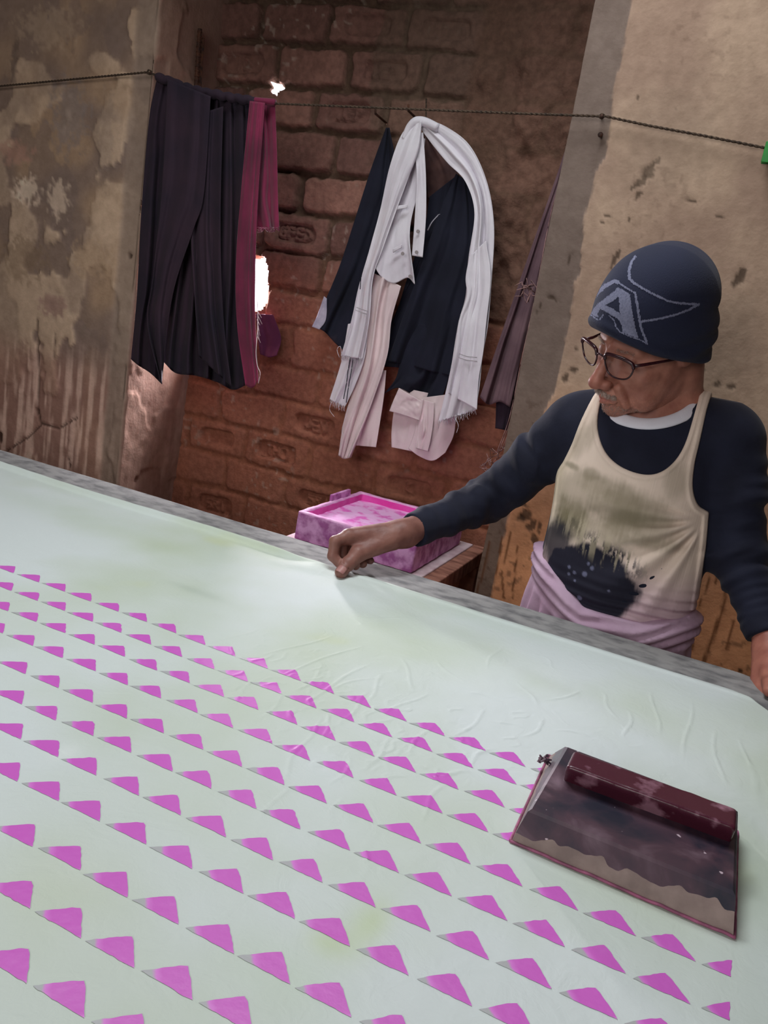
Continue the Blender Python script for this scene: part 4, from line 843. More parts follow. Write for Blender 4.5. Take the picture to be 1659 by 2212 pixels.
    for pts, Y in [([(757, 770), (752, 800), (748, 830), (742, 862)], 2.154), ([(763, 772), (759, 800), (753, 835), (748, 870)], 2.154), ([(786, 575), (780, 600), (778, 625)], 2.137)]:
        MB().tube(smoothl([PY(*q, Y) for q in pts], 20), .0013, 5).build('stripe', m_navy, t, smooth=True)['label'] = 'thin dark woven stripe'
    m_bd = MAT('grey_border', rgb(176, 168, 172))
    for pts, Y in [([(770, 664), (782, 668), (794, 672)], 2.136), ([(768, 670), (780, 674), (792, 678)], 2.136), ([(992, 764), (1010, 770), (1030, 772)], 2.138), ([(990, 772), (1010, 778), (1030, 780)], 2.138)]: MB().tube(smoothl([PY(*q, Y) for q in pts], 12), .0011, 5).build('border_line', m_bd, t, smooth=True)
    # mauve cloth beside the right pillar
    c = Cl(); c.sh([(1229, 300), (1206, 370), (1160, 500), (1118, 620), (1080, 730), (1037, 858)], [(1231, 302), (1222, 380), (1190, 500), (1158, 640), (1128, 760), (1102, 880)], bot=[(1037, 858), (1055, 874), (1080, 868), (1102, 880)], y=2.14, folds=2.2, amp=.012, seed=111, nu=70, conv=.4)
    tag(c.build('mauve_cloth', m_mauve), 'narrow mauve cloth hanging beside the edge of the right pillar', 'cloth')
    c = Cl(); c.sh([(1085, 740), (1075, 800), (1070, 925)], [(1130, 700), (1118, 820), (1096, 930)], y=2.17, folds=1.2, amp=.008, seed=115, nu=30, nv=60)
    tag(c.build('dark_rag', m_black), 'dark rag showing below the mauve cloth', 'rag')
    mb = MB(); rs = np.random.RandomState(9)
    for dx in (0, 5, -4): mb.tube(smoothl([PY(*p, 2.08 - .01 * abs(dx)) for p in [(1212, 380), (1190 + dx, 480), (1160 + dx, 640), (1130 + dx, 780), (1105 + dx, 900), (1078 + dx, 975)]], 60), .0012, 5)
    for k in range(16):
        a = PY(1138 + rs.uniform(-8, 12), 625 + rs.uniform(-12, 20), 2.075); mb.tube([a, a + rs.uniform(-.018, .018, 3), a + rs.uniform(-.03, .03, 3)], .0012, 4)
    for k in range(22):
        x, y = 1082 - k * 1.6 + rs.uniform(-8, 8), 965 + k * 2.4; a = PY(x, y, 2.07); mb.tube([a, a + rs.uniform(-.015, .015, 3), a + rs.uniform(-.022, .022, 3)], .0011, 4)
    tag(mb.build('tangled_string', MAT('pinkish_string', rgb(176, 140, 134), rgb(120, 88, 86), 60, .9), smooth=True), 'tangled pinkish strings hanging along the edge of the right pillar', 'string')
hangings()

# ------------------------------------------------------------------ the printer
HC = np.array([-0.176, 1.564, 1.384])
def head_axes():
    R0 = np.array([[0.428, -0.106, -0.897], [-0.346, 0.898, -0.272], [0.835, 0.427, 0.348]])   # columns: left, up, fwd in camera axes
    B = np.stack([CX, CU, -CW]); A = (R0.T @ B)
    # a little extra roll about the face direction
    f = A[2] / np.linalg.norm(A[2]); th = math.radians(ROLL); l = A[0] * math.cos(th) - A[1] * math.sin(th)
    l = l - f * (l @ f); l /= np.linalg.norm(l); u = np.cross(f, l)
    return np.stack([l, u, f])
ROLL = 9.0
HA = head_axes(); HS = 1.04
def hw(*p): return HC + HS * (np.asarray(p, float) @ HA)
def hl(P_): return ((P_ - HC.astype(np.float32)) @ HA.T.astype(np.float32)) / HS
m_skin = None
def skin_material():
    mt, nt, P_, N, L = nodemat('weathered_skin')
    geo = N.new('ShaderNodeNewGeometry'); n1 = N.new('ShaderNodeTexNoise'); n1.inputs['Scale'].default_value = 38; n1.inputs['Detail'].default_value = 5; L.new(geo.outputs['Position'], n1.inputs['Vector'])
    rp = N.new('ShaderNodeValToRGB'); rp.color_ramp.elements[0].position = .3; rp.color_ramp.elements[0].color = rgb(150, 96, 82); rp.color_ramp.elements[1].position = .7; rp.color_ramp.elements[1].color = rgb(178, 122, 104)
    at = N.new('ShaderNodeAttribute'); at.attribute_name = 'Col'; mx = N.new('ShaderNodeMix'); mx.data_type = 'RGBA'; mx.blend_type = 'MULTIPLY'; mx.inputs[0].default_value = 1
    L.new(n1.outputs['Fac'], rp.inputs[0]); L.new(rp.outputs[0], mx.inputs[6]); L.new(at.outputs['Color'], mx.inputs[7]); L.new(mx.outputs[2], P_.inputs['Base Color'])
    P_.inputs['Roughness'].default_value = .52; P_.inputs['Specular IOR Level'].default_value = .4
    P_.inputs['Subsurface Weight'].default_value = .12; P_.inputs['Subsurface Radius'].default_value = (.01, .004, .002); P_.inputs['Subsurface Scale'].default_value = .5
    n2 = N.new('ShaderNodeTexNoise'); n2.inputs['Scale'].default_value = 190; n2.inputs['Detail'].default_value = 4; L.new(geo.outputs['Position'], n2.inputs['Vector'])
    b = N.new('ShaderNodeBump'); b.inputs['Strength'].default_value = .35; b.inputs['Distance'].default_value = .0012; L.new(n2.outputs['Fac'], b.inputs['Height']); L.new(b.outputs[0], P_.inputs['Normal'])
    return mt
f32 = lambda *a: np.array(a, np.float32)
TXC = -.148
def f_torso(p):
    d = ell(p, (TXC - .002, 1.615, 1.13), (.135, .088, .155))
    d = smin(d, ell(p, (TXC + .006, 1.600, .97), (.140, .098, .17)), .06)
    d = smin(d, cone(p, PY(1262, 912, 1.635), PY(1560, 935, 1.635), .047, .047), .05)
    d = smin(d, cone(p, PY(1408, 905, 1.640), PY(1290, 915, 1.635), .040, .042), .04)
    d = smin(d, cone(p, PY(1412, 900, 1.645), PY(1540, 935, 1.635), .040, .042), .04)
    return d
NECK0 = None
def f_neck(p):
    d = cone(p, hw(0.004, -.055, -.030), PY(1410, 925, 1.632), .050, .056)
    d = smin(d, cone(p, hw(0.03, -.04, -.045), PY(1460, 905, 1.66), .040, .045), .02)
    # tendon and throat
    d = smin(d, cone(p, hw(.050, -.055, -.01), PY(1372, 925, 1.580), .011, .010), .012)
    d = smin(d, cone(p, hw(.0, -.100, .035), PY(1362, 915, 1.585), .012, .012), .020)
    return d
def f_headl(q):
    """head in its own frame: x to his left, y up, z forward"""
    A = np.abs(q[..., 0:1]); s = np.concatenate([A, q[..., 1:]], -1)      # mirrored
    d = ell(q, (0, .045, -.010), (.074, .095, .088))
    d = smin(d, ell(q, (0, -.025, .035), (.056, .082, .052)), .030)
    d = smin(d, ell(s, (.040, -.040, .010), (.026, .055, .050)), .030)                    # jaw sides
    d = smin(d, ell(q, (0, -.088, .052), (.034, .024, .030)), .022)                      # lower face
    d = smin(d, ell(q, (0, -.104, .068), (.019, .015, .015)), .014)                      # chin
    d = smin(d, ell(s, (.044, -.026, .056), (.020, .015, .018)), .016)                    # cheekbones
    d = smin(d, cone(s, f32(.006, .020, .084), f32(.042, .016, .068), .010, .008), .012)   # brow
    d = smax(d, -ell(s, (.031, -.002, .094), (.018, .012, .016)), .010)                   # sockets
    d = smin(d, ell(s, (.031, -.003, .071), (.0135, .0125, .0125)), .002)                 # lids and eye
    d = smin(d, ell(s, (.032, -.016, .074), (.016, .006, .009)), .007)                    # bags below
    d = smin(d, cone(q, f32(0, .012, .086), f32(0, -.040, .113), .0070, .0105), .010)        # nose
    d = smin(d, ell(q, (0, -.046, .113), (.0125, .0105, .0115)), .008)
    d = smin(d, ell(s, (.0135, -.048, .101), (.0085, .0085, .011)), .006)
    d = smax(d, -ell(s, (.0065, -.0565, .106), (.0035, .003, .005)), .002)
    d = smin(d, ell(q, (0, -.068, .084), (.026, .013, .014)), .010)                       # muzzle
    d = smin(d, cone(s, f32(0, -.0735, .0965), f32(.022, -.0790, .084), .0042, .0022), .004)   # upper lip
    d = smin(d, cone(s, f32(0, -.0835, .0945), f32(.019, -.0820, .084), .0052, .0024), .005)   # lower lip
    d = smax(d, -cone(s, f32(0, -.0785, .1010), f32(.025, -.0815, .086), .0016, .0014), .002)
    # age lines
    for a, b, r, k in [((.017, -.048, .096), (.033, -.078, .079), .0026, .004), ((.036, -.060, .077), (.040, -.096, .058), .0024, .005), ((.050, -.048, .058), (.046, -.098, .040), .0022, .005), ((.022, -.093, .078), (.010, -.096, .085), .0022, .004),
                       ((.046, -.010, .070), (.060, -.020, .050), .0014, .003), ((.046, -.004, .070), (.062, -.006, .050), .0012, .003)]:
        d = smax(d, -cone(s, f32(*a), f32(*b), r, r * .8), k)
    d = smin(d, cone(s, f32(.026, -.052, .084), f32(.034, -.086, .070), .0075, .0065), .008)   # cheek fold
    d = smin(d, ell(s, (.048, -.075, .040), (.014, .022, .022)), .012)
    # ears
    e = ell(s, (.074, .012, -.008), (.009, .028, .017)); e = smax(e, -ell(s, (.083, .014, -.004), (.007, .018, .010)), .004)
    d = smin(d, e, .006)
    d = d + .0007 * (noise(q[..., 0] * 120, q[..., 1] * 160, q[..., 2] * 120, 3) - .5)
    return d
def f_head(p): 
    q = hl(p); return smin(f_headl(q) * HS, f_neck(p), .014)
# hand on the cloth edge: points by depth
def PH(x, y, Y): return PY(x, y, Y - .020)
W1 = PH(866, 1153, 1.455)
def f_hand_r(p):
    M1, M2, M3, M4 = PH(752, 1160, 1.372), PH(764, 1158, 1.394), PH(780, 1160, 1.414), PH(798, 1165, 1.431)
    d = cone(p, ER * .28 + CR * .72, W1, .026, .0255)
    for M, r in ((M1, .0150), (M2, .0145), (M3, .0140), (M4, .0130)):
        d = smin(d, cone(p, W1 + (M - M1) * .35, M, .0215, r), .014)
    d = smin(d, cone(p, PH(845, 1168, 1.428), PH(772, 1197, 1.366), .0190, .0150), .014)      # ball of the thumb
    for M, r in ((M1, .0125), (M2, .0120), (M3, .0115)): d = smin(d, sphere(p, M + f32(0, 0, .003), r), .004)
    # thumb pressing down
    th = chain(p, [PH(772, 1198, 1.364), PH(752, 1218, 1.343), PH(737, 1236, 1.320)], [.0150, .0125, .0118], .004)
    th = smin(th, sphere(p, PH(753, 1217, 1.342), .0128), .004)
    d = smin(d, th, .006)
    d1 = chain(p, [M1, PH(724, 1170, 1.345), PH(719, 1201, 1.338), PH(733, 1217, 1.340)], [.0128, .0112, .0100, .0088], .003); d = smin(d, d1, .004)
    d2 = chain(p, [M2, PH(740, 1170, 1.374), PH(740, 1206, 1.366), PH(768, 1222, 1.362)], [.0124, .0110, .0098, .0084], .003)
    d3 = chain(p, [M3, PH(758, 1174, 1.400), PH(762, 1210, 1.390), PH(784, 1218, 1.386)], [.0118, .0105, .0092, .0082], .003)
    d4 = chain(p, [M4, PH(782, 1182, 1.424), PH(787, 1208, 1.414), PH(800, 1211, 1.408)], [.0108, .0092, .0082, .0074], .003)
    for e in (d2, d3, d4): d = smin(d, e, .0035)
    # creases of the thumb and tendons on the back
    for a, b in [((745, 1212), (762, 1228)), ((742, 1218), (757, 1233))]:
        d = smax(d, -cone(p, PH(*a, 1.327), PH(*b, 1.327), .0012, .0012), .002)
    d = smax(d, -cone(p, PH(822, 1172, 1.405), PH(832, 1200, 1.405), .002, .0016), .004)
    d = d + .0006 * (noise(p[..., 0] * 150, p[..., 1] * 150, p[..., 2] * 150, 3) - .5)
    return d
def f_hand_l(p):
    Wl = PY(1668, 1395, 1.505); Ml = [PY(1662, 1462, 1.42), PY(1676, 1468, 1.435), PY(1690, 1474, 1.45), PY(1704, 1480, 1.465)]
    d = cone(p, EL * .3 + CL_ * .7, Wl, .028, .027)
    for M in Ml: d = smin(d, cone(p, Wl, M, .023, .0145), .014)
    for i, M in enumerate(Ml):
        a = M + f32(.004 * i, -.034, -.016); b = M + f32(.004 * i, -.056, -.034); b[2] = max(b[2], TZ + .013)
        a[2] = max(a[2], TZ + .016); d = smin(d, chain(p, [M, a, b], [.0125, .0110, .0095], .003), .0035)
    d = smin(d, chain(p, [Wl + f32(-.012, -.012, -.01), PY(1640, 1470, 1.435), PY(1648, 1512, 1.385)], [.018, .0135, .0115], .004), .010)
    return d
SR = PY(1232, 925, 1.625); ER = PY(1052, 1078, 1.672); CR = PY(893, 1146, 1.478)
SL = PY(1583, 955, 1.625); EL = PY(1592, 1195, 1.600); CL_ = PY(1660, 1372, 1.520)
def f_arms(p, o=0.0):
    d = cone(p, SR, ER, .052 + o, .043 + o)
    d = smin(d, cone(p, ER, CR, .043 + o, .031 + o), .03)
    e = cone(p, SL, EL, .050 + o, .042 + o)
    e = smin(e, cone(p, EL, CL_, .042 + o, .033 + o), .03)
    return d, e
def folds_along(p, a, b, n, amp, lo, hi, tw=1.0, seed=0):
    ab = (b - a); L2 = ab @ ab; t = ((p - a.astype(np.float32)) @ ab.astype(np.float32)) / L2
    w_ = sstep(lo - .12, lo + .08, t) * (1 - sstep(hi - .05, hi + .1, t)); c = p - a.astype(np.float32)
    g = noise(t * n + 1.2 * noise(p[..., 0] * 9, p[..., 1] * 9, p[..., 2] * 9, seed + 1), c[..., 0] * 11 * tw, c[..., 2] * 11, seed) + .4 * noise(t * n * 2.1, c[..., 0] * 20, c[..., 2] * 20, seed + 3)
    return amp * w_ * (g - .7) * 2
def f_sweater(p, open_=True):
    d = f_torso(p) - .010
    r_, l_ = f_arms(p, .004)
    r_ = r_ - folds_along(p, ER, CR, 9, .0060, .0, .80, 1, 3) - folds_along(p, SR, ER, 8, .0070, .25, 1.0, 1, 5) - .010 * np.exp(-(vlen(p - (SR * .45 + ER * .55 + f32(0, 0, -.03)).astype(np.float32)) / .05) ** 2)
    l_ = l_ - folds_along(p, SL, EL, 9, .0080, .2, 1.0, 1, 7) - folds_along(p, EL, CL_, 9, .0070, 0, .9, 1, 9) - .010 * np.exp(-(vlen(p - PY(1625, 1040, 1.60).astype(np.float32)) / .04) ** 2)
    d = smin(d, r_, .030); d = smin(d, l_, .030)
    # cuffs end cleanly
    for A, B in ((ER, CR), (EL, CL_)):
        n_ = (B - A) / np.linalg.norm(B - A); s = (p - B.astype(np.float32)) @ n_.astype(np.float32)
        near = vlen(p - B.astype(np.float32)) < .10
        d = np.where(near, smax(d, s, .003), d)
    if open_:
        n_ = NN; s = (p - NC.astype(np.float32)); a = s @ NX.astype(np.float32); b = s @ NY.astype(np.float32); c = s @ n_.astype(np.float32)
        hole = np.maximum((np.sqrt((a / .083) ** 2 + (b / .072) ** 2) - 1) * .072, -c - .03); d = smax(d, -hole, .003)
    d = smax(d, .845 - p[..., 2], .004)
    return d + .0010 * (noise(p[..., 0] * 35, p[..., 1] * 35, p[..., 2] * 35, 11) - .5)
# neckline ellipse
NC = PY(1404, 876, 1.610); NX = PY(1497, 872, 1.615) - PY(1312, 872, 1.605); NX /= np.linalg.norm(NX)
_f = PY(1400, 912, 1.538) - NC; NY = _f - NX * (_f @ NX); NY /= np.linalg.norm(NY); NN = np.cross(NX, NY); NN = NN if NN[2] > 0 else -NN
def w2(px, py, Y=1.512): q = PY(px, py, Y); return (q[0], q[2])
VEST = [w2(*a) for a in [(1283, 812), (1262, 868), (1243, 915), (1225, 962), (1205, 1000), (1184, 1034), (1180, 1090), (1172, 1150), (1160, 1210), (1150, 1260), (1160, 1400), (1490, 1400), (1500, 1340), (1512, 1260), (1522, 1190), (1528, 1118), (1505, 1098), (1494, 1060), (1497, 1010),
                        (1510, 950), (1522, 890), (1534, 838), (1530, 815), (1498, 800), (1504, 850), (1492, 910), (1474, 968), (1450, 1004), (1418, 1024), (1380, 1024), (1335, 1006), (1302, 975), (1284, 930), (1284, 880), (1296, 838), (1306, 806)]]
VEST = [tuple(v) for v in np.vstack([catmull(np.array(VEST[0:10]), 60), catmull(np.array(VEST[10:12]), 3), catmull(np.array(VEST[11:16]), 30), catmull(np.array(VEST[15:23]), 50), catmull(np.array(VEST[23:]), 90)])]
def vest_region(p):
    x = p[:, 0, 0, 0]; z = p[0, 0, :, 2]; X_, Z_ = np.meshgrid(x, z, indexing='ij'); d = pip_dist(X_, Z_, VEST) 
    ws = sstep(.0, -.006, d) * 0; return d[:, None, :]
def vest_folds(p):
    # creases raying from his left side down across the belly
    c = w2(1525, 1130); ax_ = p[..., 0] - c[0]; az = p[..., 2] - c[1]; an = np.arctan2(-az, -ax_); r_ = np.hypot(ax_, az)
    k = sstep(.02, .06, r_) * (1 - sstep(.16, .26, r_)) * sstep(-.25, .0, an) * (1 - sstep(1.2, 1.5, an))
    f = np.sin(an * 15 + 8 * r_) * k * .0055
    hem = np.exp(-((p[..., 2] - (w2(1330, 1320)[1] + .12 * (p[..., 0] + .13) ** 1)) / .05) ** 2) * .0030 * np.sin(p[..., 2] * 330 + 14 * p[..., 0] + 3 * noise(p[..., 0] * 12, p[..., 2] * 12, 0, 5))
    return f + hem
def f_vest(p):
    r = vest_region(p); d = f_sweater(p, False) - .0055 - vest_folds(p) * sstep(1.25, 1.15, p[..., 2]) - .0022 * np.exp(-((r + .006) / .003) ** 2)
    return smax(d, r, .0025)
def f_wrap(p):
    x, y, z = p[..., 0], p[..., 1], p[..., 2]; cx, cy = TXC + .006, 1.605
    t = np.clip((.98 - z) / .9, 0, 1); rx, ry = .156 + .05 * t, .118 + .05 * t; th = np.arctan2(y - cy, x - cx)
    rr = np.hypot((x - cx) / rx, (y - cy) / ry)
    top = .898 + .62 * np.maximum(-.175 - x, 0) + .22 * np.maximum(x + .08, 0)          # rolled upper edge
    below = np.clip(top - z, 0, 1)
    fold = .0045 * np.sin(th * 26 + 5 * noise(z * 6, th * 2, 0, 4)) * sstep(.045, .12, below) + .0035 * np.sin(below * 260 + 9 * x * 6 + 4 * noise(x * 15, z * 30, 0, 7)) * (1 - sstep(.05, .085, below))
    roll = .008 * np.exp(-((below - .028) / .022) ** 2)
    d = (rr - 1) * .118 - fold - roll
    return smax(smax(d, z - top, .010), .10 - z, .004)
def man():
    global m_skin
    m_skin = skin_material()
    base = (TXC, 1.61, 0)
    mb = MB(); cols = []
    def addsurf(f, lo, hi, h, colf=None):
        V, Q = surf(f, lo, hi, h); mb.add(V, Q); c = np.ones((len(V), 3)); 
        if colf is not None: c = colf(V)
        cols.append(c); return V, Q
    def facecol(V):
        q = hl(V.astype(np.float32)); c = np.ones((len(V), 3)); s = np.c_[abs(q[:, 0]), q[:, 1:]]
        lip = np.exp(-(((q[:, 1] + .079) / .006) ** 2 + (q[:, 0] / .022) ** 2) ** 2) * (q[:, 2] > .06); c *= 1 - lip[:, None] * np.array([.12, .30, .25])
        st = np.clip((-.05 - q[:, 1]) / .03, 0, 1) * (q[:, 2] > 0) * (noise(V[:, 0] * 500, V[:, 1] * 500, V[:, 2] * 500, 5) > .62); c *= 1 + .22 * st[:, None]
        nose = np.exp(-(vlen(q - f32(0, -.045, .115)) / .018) ** 2); c *= 1 - nose[:, None] * np.array([.0, .12, .10])
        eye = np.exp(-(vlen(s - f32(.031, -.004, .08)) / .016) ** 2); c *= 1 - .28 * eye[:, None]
        return c
    Vh, Qh = addsurf(f_head, hw(0, -.02, 0) - .22, hw(0, 0, 0) + .19, .0021, facecol)
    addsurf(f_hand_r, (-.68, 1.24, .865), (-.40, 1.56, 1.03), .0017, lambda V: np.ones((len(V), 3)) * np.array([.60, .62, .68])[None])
    addsurf(f_hand_l, (.02, 1.30, .865), (.26, 1.60, 1.04), .0026, lambda V: np.ones((len(V), 3)) * np.array([.95, .85, .85])[None])
    def f_low(p):
        d = f_torso(p); a = smin(cone(p, SR, ER, .044, .034), cone(p, ER, ER * .4 + CR * .6, .034, .024), .03); b = smin(cone(p, SL, EL, .042, .034), cone(p, EL, EL * .4 + CL_ * .6, .034, .024), .03); d = smin(smin(d, a, .03), b, .03); d = smin(d, f_neck(p), .03)
        d = smin(d, ell(p, (TXC + .004, 1.605, .84), (.135, .10, .13)), .05)
        for s in (-1, 1):
            d = smin(d, chain(p, [f32(TXC + .075 * s, 1.60, .80), f32(TXC + .09 * s, 1.585, .46), f32(TXC + .09 * s, 1.62, .09)], [.085, .055, .036], .02), .03)
            d = smin(d, cone(p, f32(TXC + .09 * s, 1.63, .035), f32(TXC + .11 * s, 1.47, .022), .034, .024), .02)
        return smax(d, .001 - p[..., 2], .002)
    addsurf(f_low, (-.66, 1.38, -.01), (.22, 1.82, 1.34), .009)
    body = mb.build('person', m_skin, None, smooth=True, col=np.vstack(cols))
    tag(body, 'elderly man in navy knit hat and stained vest pinching the edge of the green cloth', 'person')
    P_ = body
    m_sw = MAT('navy_jersey', rgb(28, 31, 50), rgb(19, 21, 38), 14, .85, .35, 60, .0015, sheen=.06, weave=.35, wscale=700)
    V, Q = surf(f_sweater, (-.60, 1.40, .83), (.20, 1.76, 1.31), .0038); mesh('sweater', V, Q, m_sw, P_)
    # vest with dye stains
    mt, nt, PB, N, L = nodemat('stained_vest_cotton')
    geo = N.new('ShaderNodeNewGeometry'); at = N.new('ShaderNodeAttribute'); at.attribute_name = 'Col'; L.new(at.outputs['Color'], PB.inputs['Base Color']); PB.inputs['Roughness'].default_value = .85
    mp = N.new('ShaderNodeMapping'); mp.inputs['Scale'].default_value = (420, 0, 8); L.new(geo.outputs['Position'], mp.inputs[0]); n2 = N.new('ShaderNodeTexNoise'); n2.inputs['Scale'].default_value = 1; n2.inputs['Detail'].default_value = 2; L.new(mp.outputs[0], n2.inputs['Vector'])
    b = N.new('ShaderNodeBump'); b.inputs['Strength'].default_value = .5; b.inputs['Distance'].default_value = .001; L.new(n2.outputs['Fac'], b.inputs['Height']); L.new(b.outputs[0], PB.inputs['Normal'])
    V, Q = surf(f_vest, (-.335, 1.44, .83), (.03, 1.74, 1.32), .0022)
    x, z = V[:, 0], V[:, 2]; front = V[:, 1] < 1.62
    f1 = fbm(x * 22, z * 22, 0, 5, 5); st = fbm(x * 260, z * 22, 0, 6, 4); f2 = fbm(x * 60, z * 60, 0, 7, 4)
    cx = w2(1350, 1000); rgt = sstep(w2(1330, 1)[0], w2(1480, 1)[0], x)
    col = mixc(lin((214, 204, 158)), lin((228, 208, 192)), rgt); pinkz = sstep(w2(1, 1180)[1], w2(1, 1320)[1], z + .05 * (f1 - .5)); pinkz = 1 - sstep(w2(1330, 1310)[1], w2(1330, 1170)[1], z)
    col = mixc(col, np.broadcast_to(lin((206, 176, 190)), col.shape), .85 * pinkz)
    def bl(px, py, rx, rz, soft, wob=.5, an=0): 
        q = w2(px, py); c, s = math.cos(an), math.sin(an); u = ((x - q[0]) * c + (z - q[1]) * s) / rx; v = (-(x - q[0]) * s + (z - q[1]) * c) / rz
        return (1 - sstep(1 - soft, 1 + soft, np.hypot(u, v) + wob * (f1 - .5) + .35 * wob * (st - .5) + .35 * wob * (f2 - .5))) * front
    for (px, py, rx, rz, k) in [(1215, 1120, .018, .030, .8), (1225, 1150, .03, .02, .7), (1340, 1130, .03, .04, .5), (1400, 1140, .05, .03, .4), (1250, 1070, .05, .04, .4), (1350, 1100, .060, .034, .55), (1235, 1115, .035, .030, .7), (1290, 1140, .07, .02, .45), (1225, 1010, .014, .006, .6), (1275, 1025, .012, .010, .4), (1245, 960, .012, .03, .3), (1460, 1040, .018, .03, .35), (1400, 1170, .05, .012, .45), (1270, 940, .010, .03, .3), (1320, 1060, .05, .02, .35)]:
        col = mixc(col, np.broadcast_to(lin((112, 104, 76)), col.shape), k * bl(px, py, rx, rz, .55, .9))
    D = np.maximum(bl(1276, 1250, .094, .064, .10, .35, -.35), .9 * bl(1205, 1180, .034, .054, .35, .9)); D = np.maximum(D, bl(1310, 1200, .062, .034, .4, 1.3, -.3) * sstep(.44, .50, .6 * st + .4 * f2))
    col = mixc(col, np.broadcast_to(lin((26, 25, 44)), col.shape), D)
    fr = bl(1290, 1165, .085, .030, .4, .8, -.3) * sstep(.52, .6, st); col = mixc(col, np.broadcast_to(lin((176, 164, 140)), col.shape), .7 * fr)
    spk = np.zeros(len(x))
    for (px, py, r) in [(1244, 1233, .0035), (1231, 1237, .003), (1267, 1235, .005), (1245, 1250, .0025), (1255, 1287, .005), (1200, 1255, .0025), (1283, 1222, .004), (1232, 1222, .003), (1320, 1269, .0025), (1275, 1213, .003)]:
        q = w2(px, py); spk = np.maximum(spk, 1 - sstep(.7, 1.2, np.hypot(x - q[0], z - q[1]) / r))
    col = mixc(col, np.broadcast_to(lin((110, 112, 140)), col.shape), .9 * spk * front)
    mesh('vest', V, Q, mt, P_, col=col)['label'] = 'cream sleeveless vest with a big navy dye stain on the belly'
    m_wr = MAT('pale_pink_cotton', rgb(206, 178, 200), rgb(184, 152, 176), 10, .8, .35, 50, .003, weave=.3)
    V, Q = surf(f_wrap, (-.36, 1.42, .09), (.06, 1.80, 1.01), .0048); mesh('waist_wrap', V, Q, m_wr, P_)['label'] = 'pale pink cotton wrap rolled at the waist'
    # white collar of the undershirt
    th = np.linspace(0, 2 * np.pi, 90, endpoint=False); prof = [(-.013, -.004), (-.012, .004), (0, .0065), (.011, .004), (.013, -.002), (0, -.005)]
    ring = []
    for t_ in th:
        rad = NX * math.cos(t_) * .0815 + NY * math.sin(t_) * .074; o = NC + rad - NN * (.012 * max(0, math.sin(t_)) ** 2) + NN * .007; r_ = rad / np.linalg.norm(rad)
        ax1 = (r_ * .80 - NN * .60)
        for (a, b_) in prof: ring.append(o + ax1 * a + (r_ * .60 + NN * .80) * b_)
    k = len(prof); Fr = [(i * k + j, i * k + (j + 1) % k, ((i + 1) % 90) * k + (j + 1) % k, ((i + 1) % 90) * k + j) for i in range(90) for j in range(k)]
    mesh('undershirt_collar', ring, Fr, MAT('white_jersey', rgb(232, 230, 240), rgb(224, 222, 232), 30, .8, .2, 300), P_, sub=1)
    # ---- knit hat
    m_knit, nt, PB, N, L = nodemat('navy_knit')
    geo = N.new('ShaderNodeNewGeometry'); n1 = N.new('ShaderNodeTexNoise'); n1.inputs['Scale'].default_value = 10; L.new(geo.outputs['Position'], n1.inputs['Vector']); rp = N.new('ShaderNodeValToRGB')
    rp.color_ramp.elements[0].color = rgb(14, 18, 40); rp.color_ramp.elements[1].color = rgb(22, 28, 58); L.new(n1.outputs['Fac'], rp.inputs[0]); L.new(rp.outputs[0], PB.inputs['Base Color']); PB.inputs['Roughness'].default_value = .9; PB.inputs['Sheen Weight'].default_value = .04
    mp = N.new('ShaderNodeMapping'); mp.inputs['Scale'].default_value = (900, 900, 260); L.new(geo.outputs['Position'], mp.inputs[0]); n2 = N.new('ShaderNodeTexNoise'); n2.inputs['Scale'].default_value = 1; L.new(mp.outputs[0], n2.inputs['Vector'])
    b = N.new('ShaderNodeBump'); b.inputs['Strength'].default_value = .5; b.inputs['Distance'].default_value = .0012; L.new(n2.outputs['Fac'], b.inputs['Height']); L.new(b.outputs[0], PB.inputs['Normal'])
    bn = f32(0, .945, -.02)                                    # brim plane in head frame
    def f_hat(p):
        q = hl(p)
        d = ell(q, (0, .036, .010), (.086, .108, .104))
        d = smin(d, cone(p, hw(.0, .075, -.004), PY(1438, 632, HC[1] + .01), .082, .062), .06)
        d = smin(d, ell(p, PY(1450, 618, HC[1] + .01), (.058, .068, .055)), .07)
        d = smin(d, ell(q, (0, .01, -.022), (.080, .080, .062)), .04)
        # sag folds
        w_ = q[..., 1]
        d = d + .0050 * np.exp(-((w_ - .095 + .25 * (q[..., 0] - .05) - .3 * q[..., 2]) / .012) ** 2) * sstep(.0, .05, q[..., 0]) * sstep(.07, .0, q[..., 2])
        d = d + .0022 * np.sin(w_ * 190 + 18 * q[..., 2] + 3 * noise(q[..., 0] * 12, w_ * 12, q[..., 2] * 12, 3)) * sstep(.075, .02, w_) * sstep(-.02, .05, q[..., 0]) * sstep(.07, .0, q[..., 2])
        edge = np.interp(q[..., 2], [-.10, -.08, -.042, .01, .037, .062, .084, .10, .115], [-.050, -.035, -.015, .001, .010, .0185, .029, .037, .046]).astype(np.float32)
        roll = .0040 * np.exp(-((w_ - edge - .010) / .009) ** 2)
        d = d - roll
        return smax(d, (edge - w_) * .95, .005)
    V, Q = surf(f_hat, HC - .17, HC + np.array([.17, .17, .26]), .0026); hat = mesh('knit_hat', V, Q, m_knit, P_)
    bvh = BVHTree.FromPolygons([Vector(v) for v in V], [tuple(map(int, q)) for q in Q])
    m_gr = MAT('grey_knit', rgb(122, 124, 146), rgb(104, 106, 128), 300, .9, .5, 700, .001)
    def Z(pts): return np.array([(1220 + a / 4.88, 500 + b_ / 4.88) for a, b_ in pts])
    fill = Z([(272, 862), (300, 815), (350, 760), (440, 690), (510, 640), (560, 590), (610, 610), (685, 660), (700, 760), (720, 900), (745, 1010), (775, 1125), (690, 1100), (600, 1060), (612, 1040), (590, 960), (560, 925), (470, 870), (375, 815), (345, 870), (350, 900), (300, 885)])
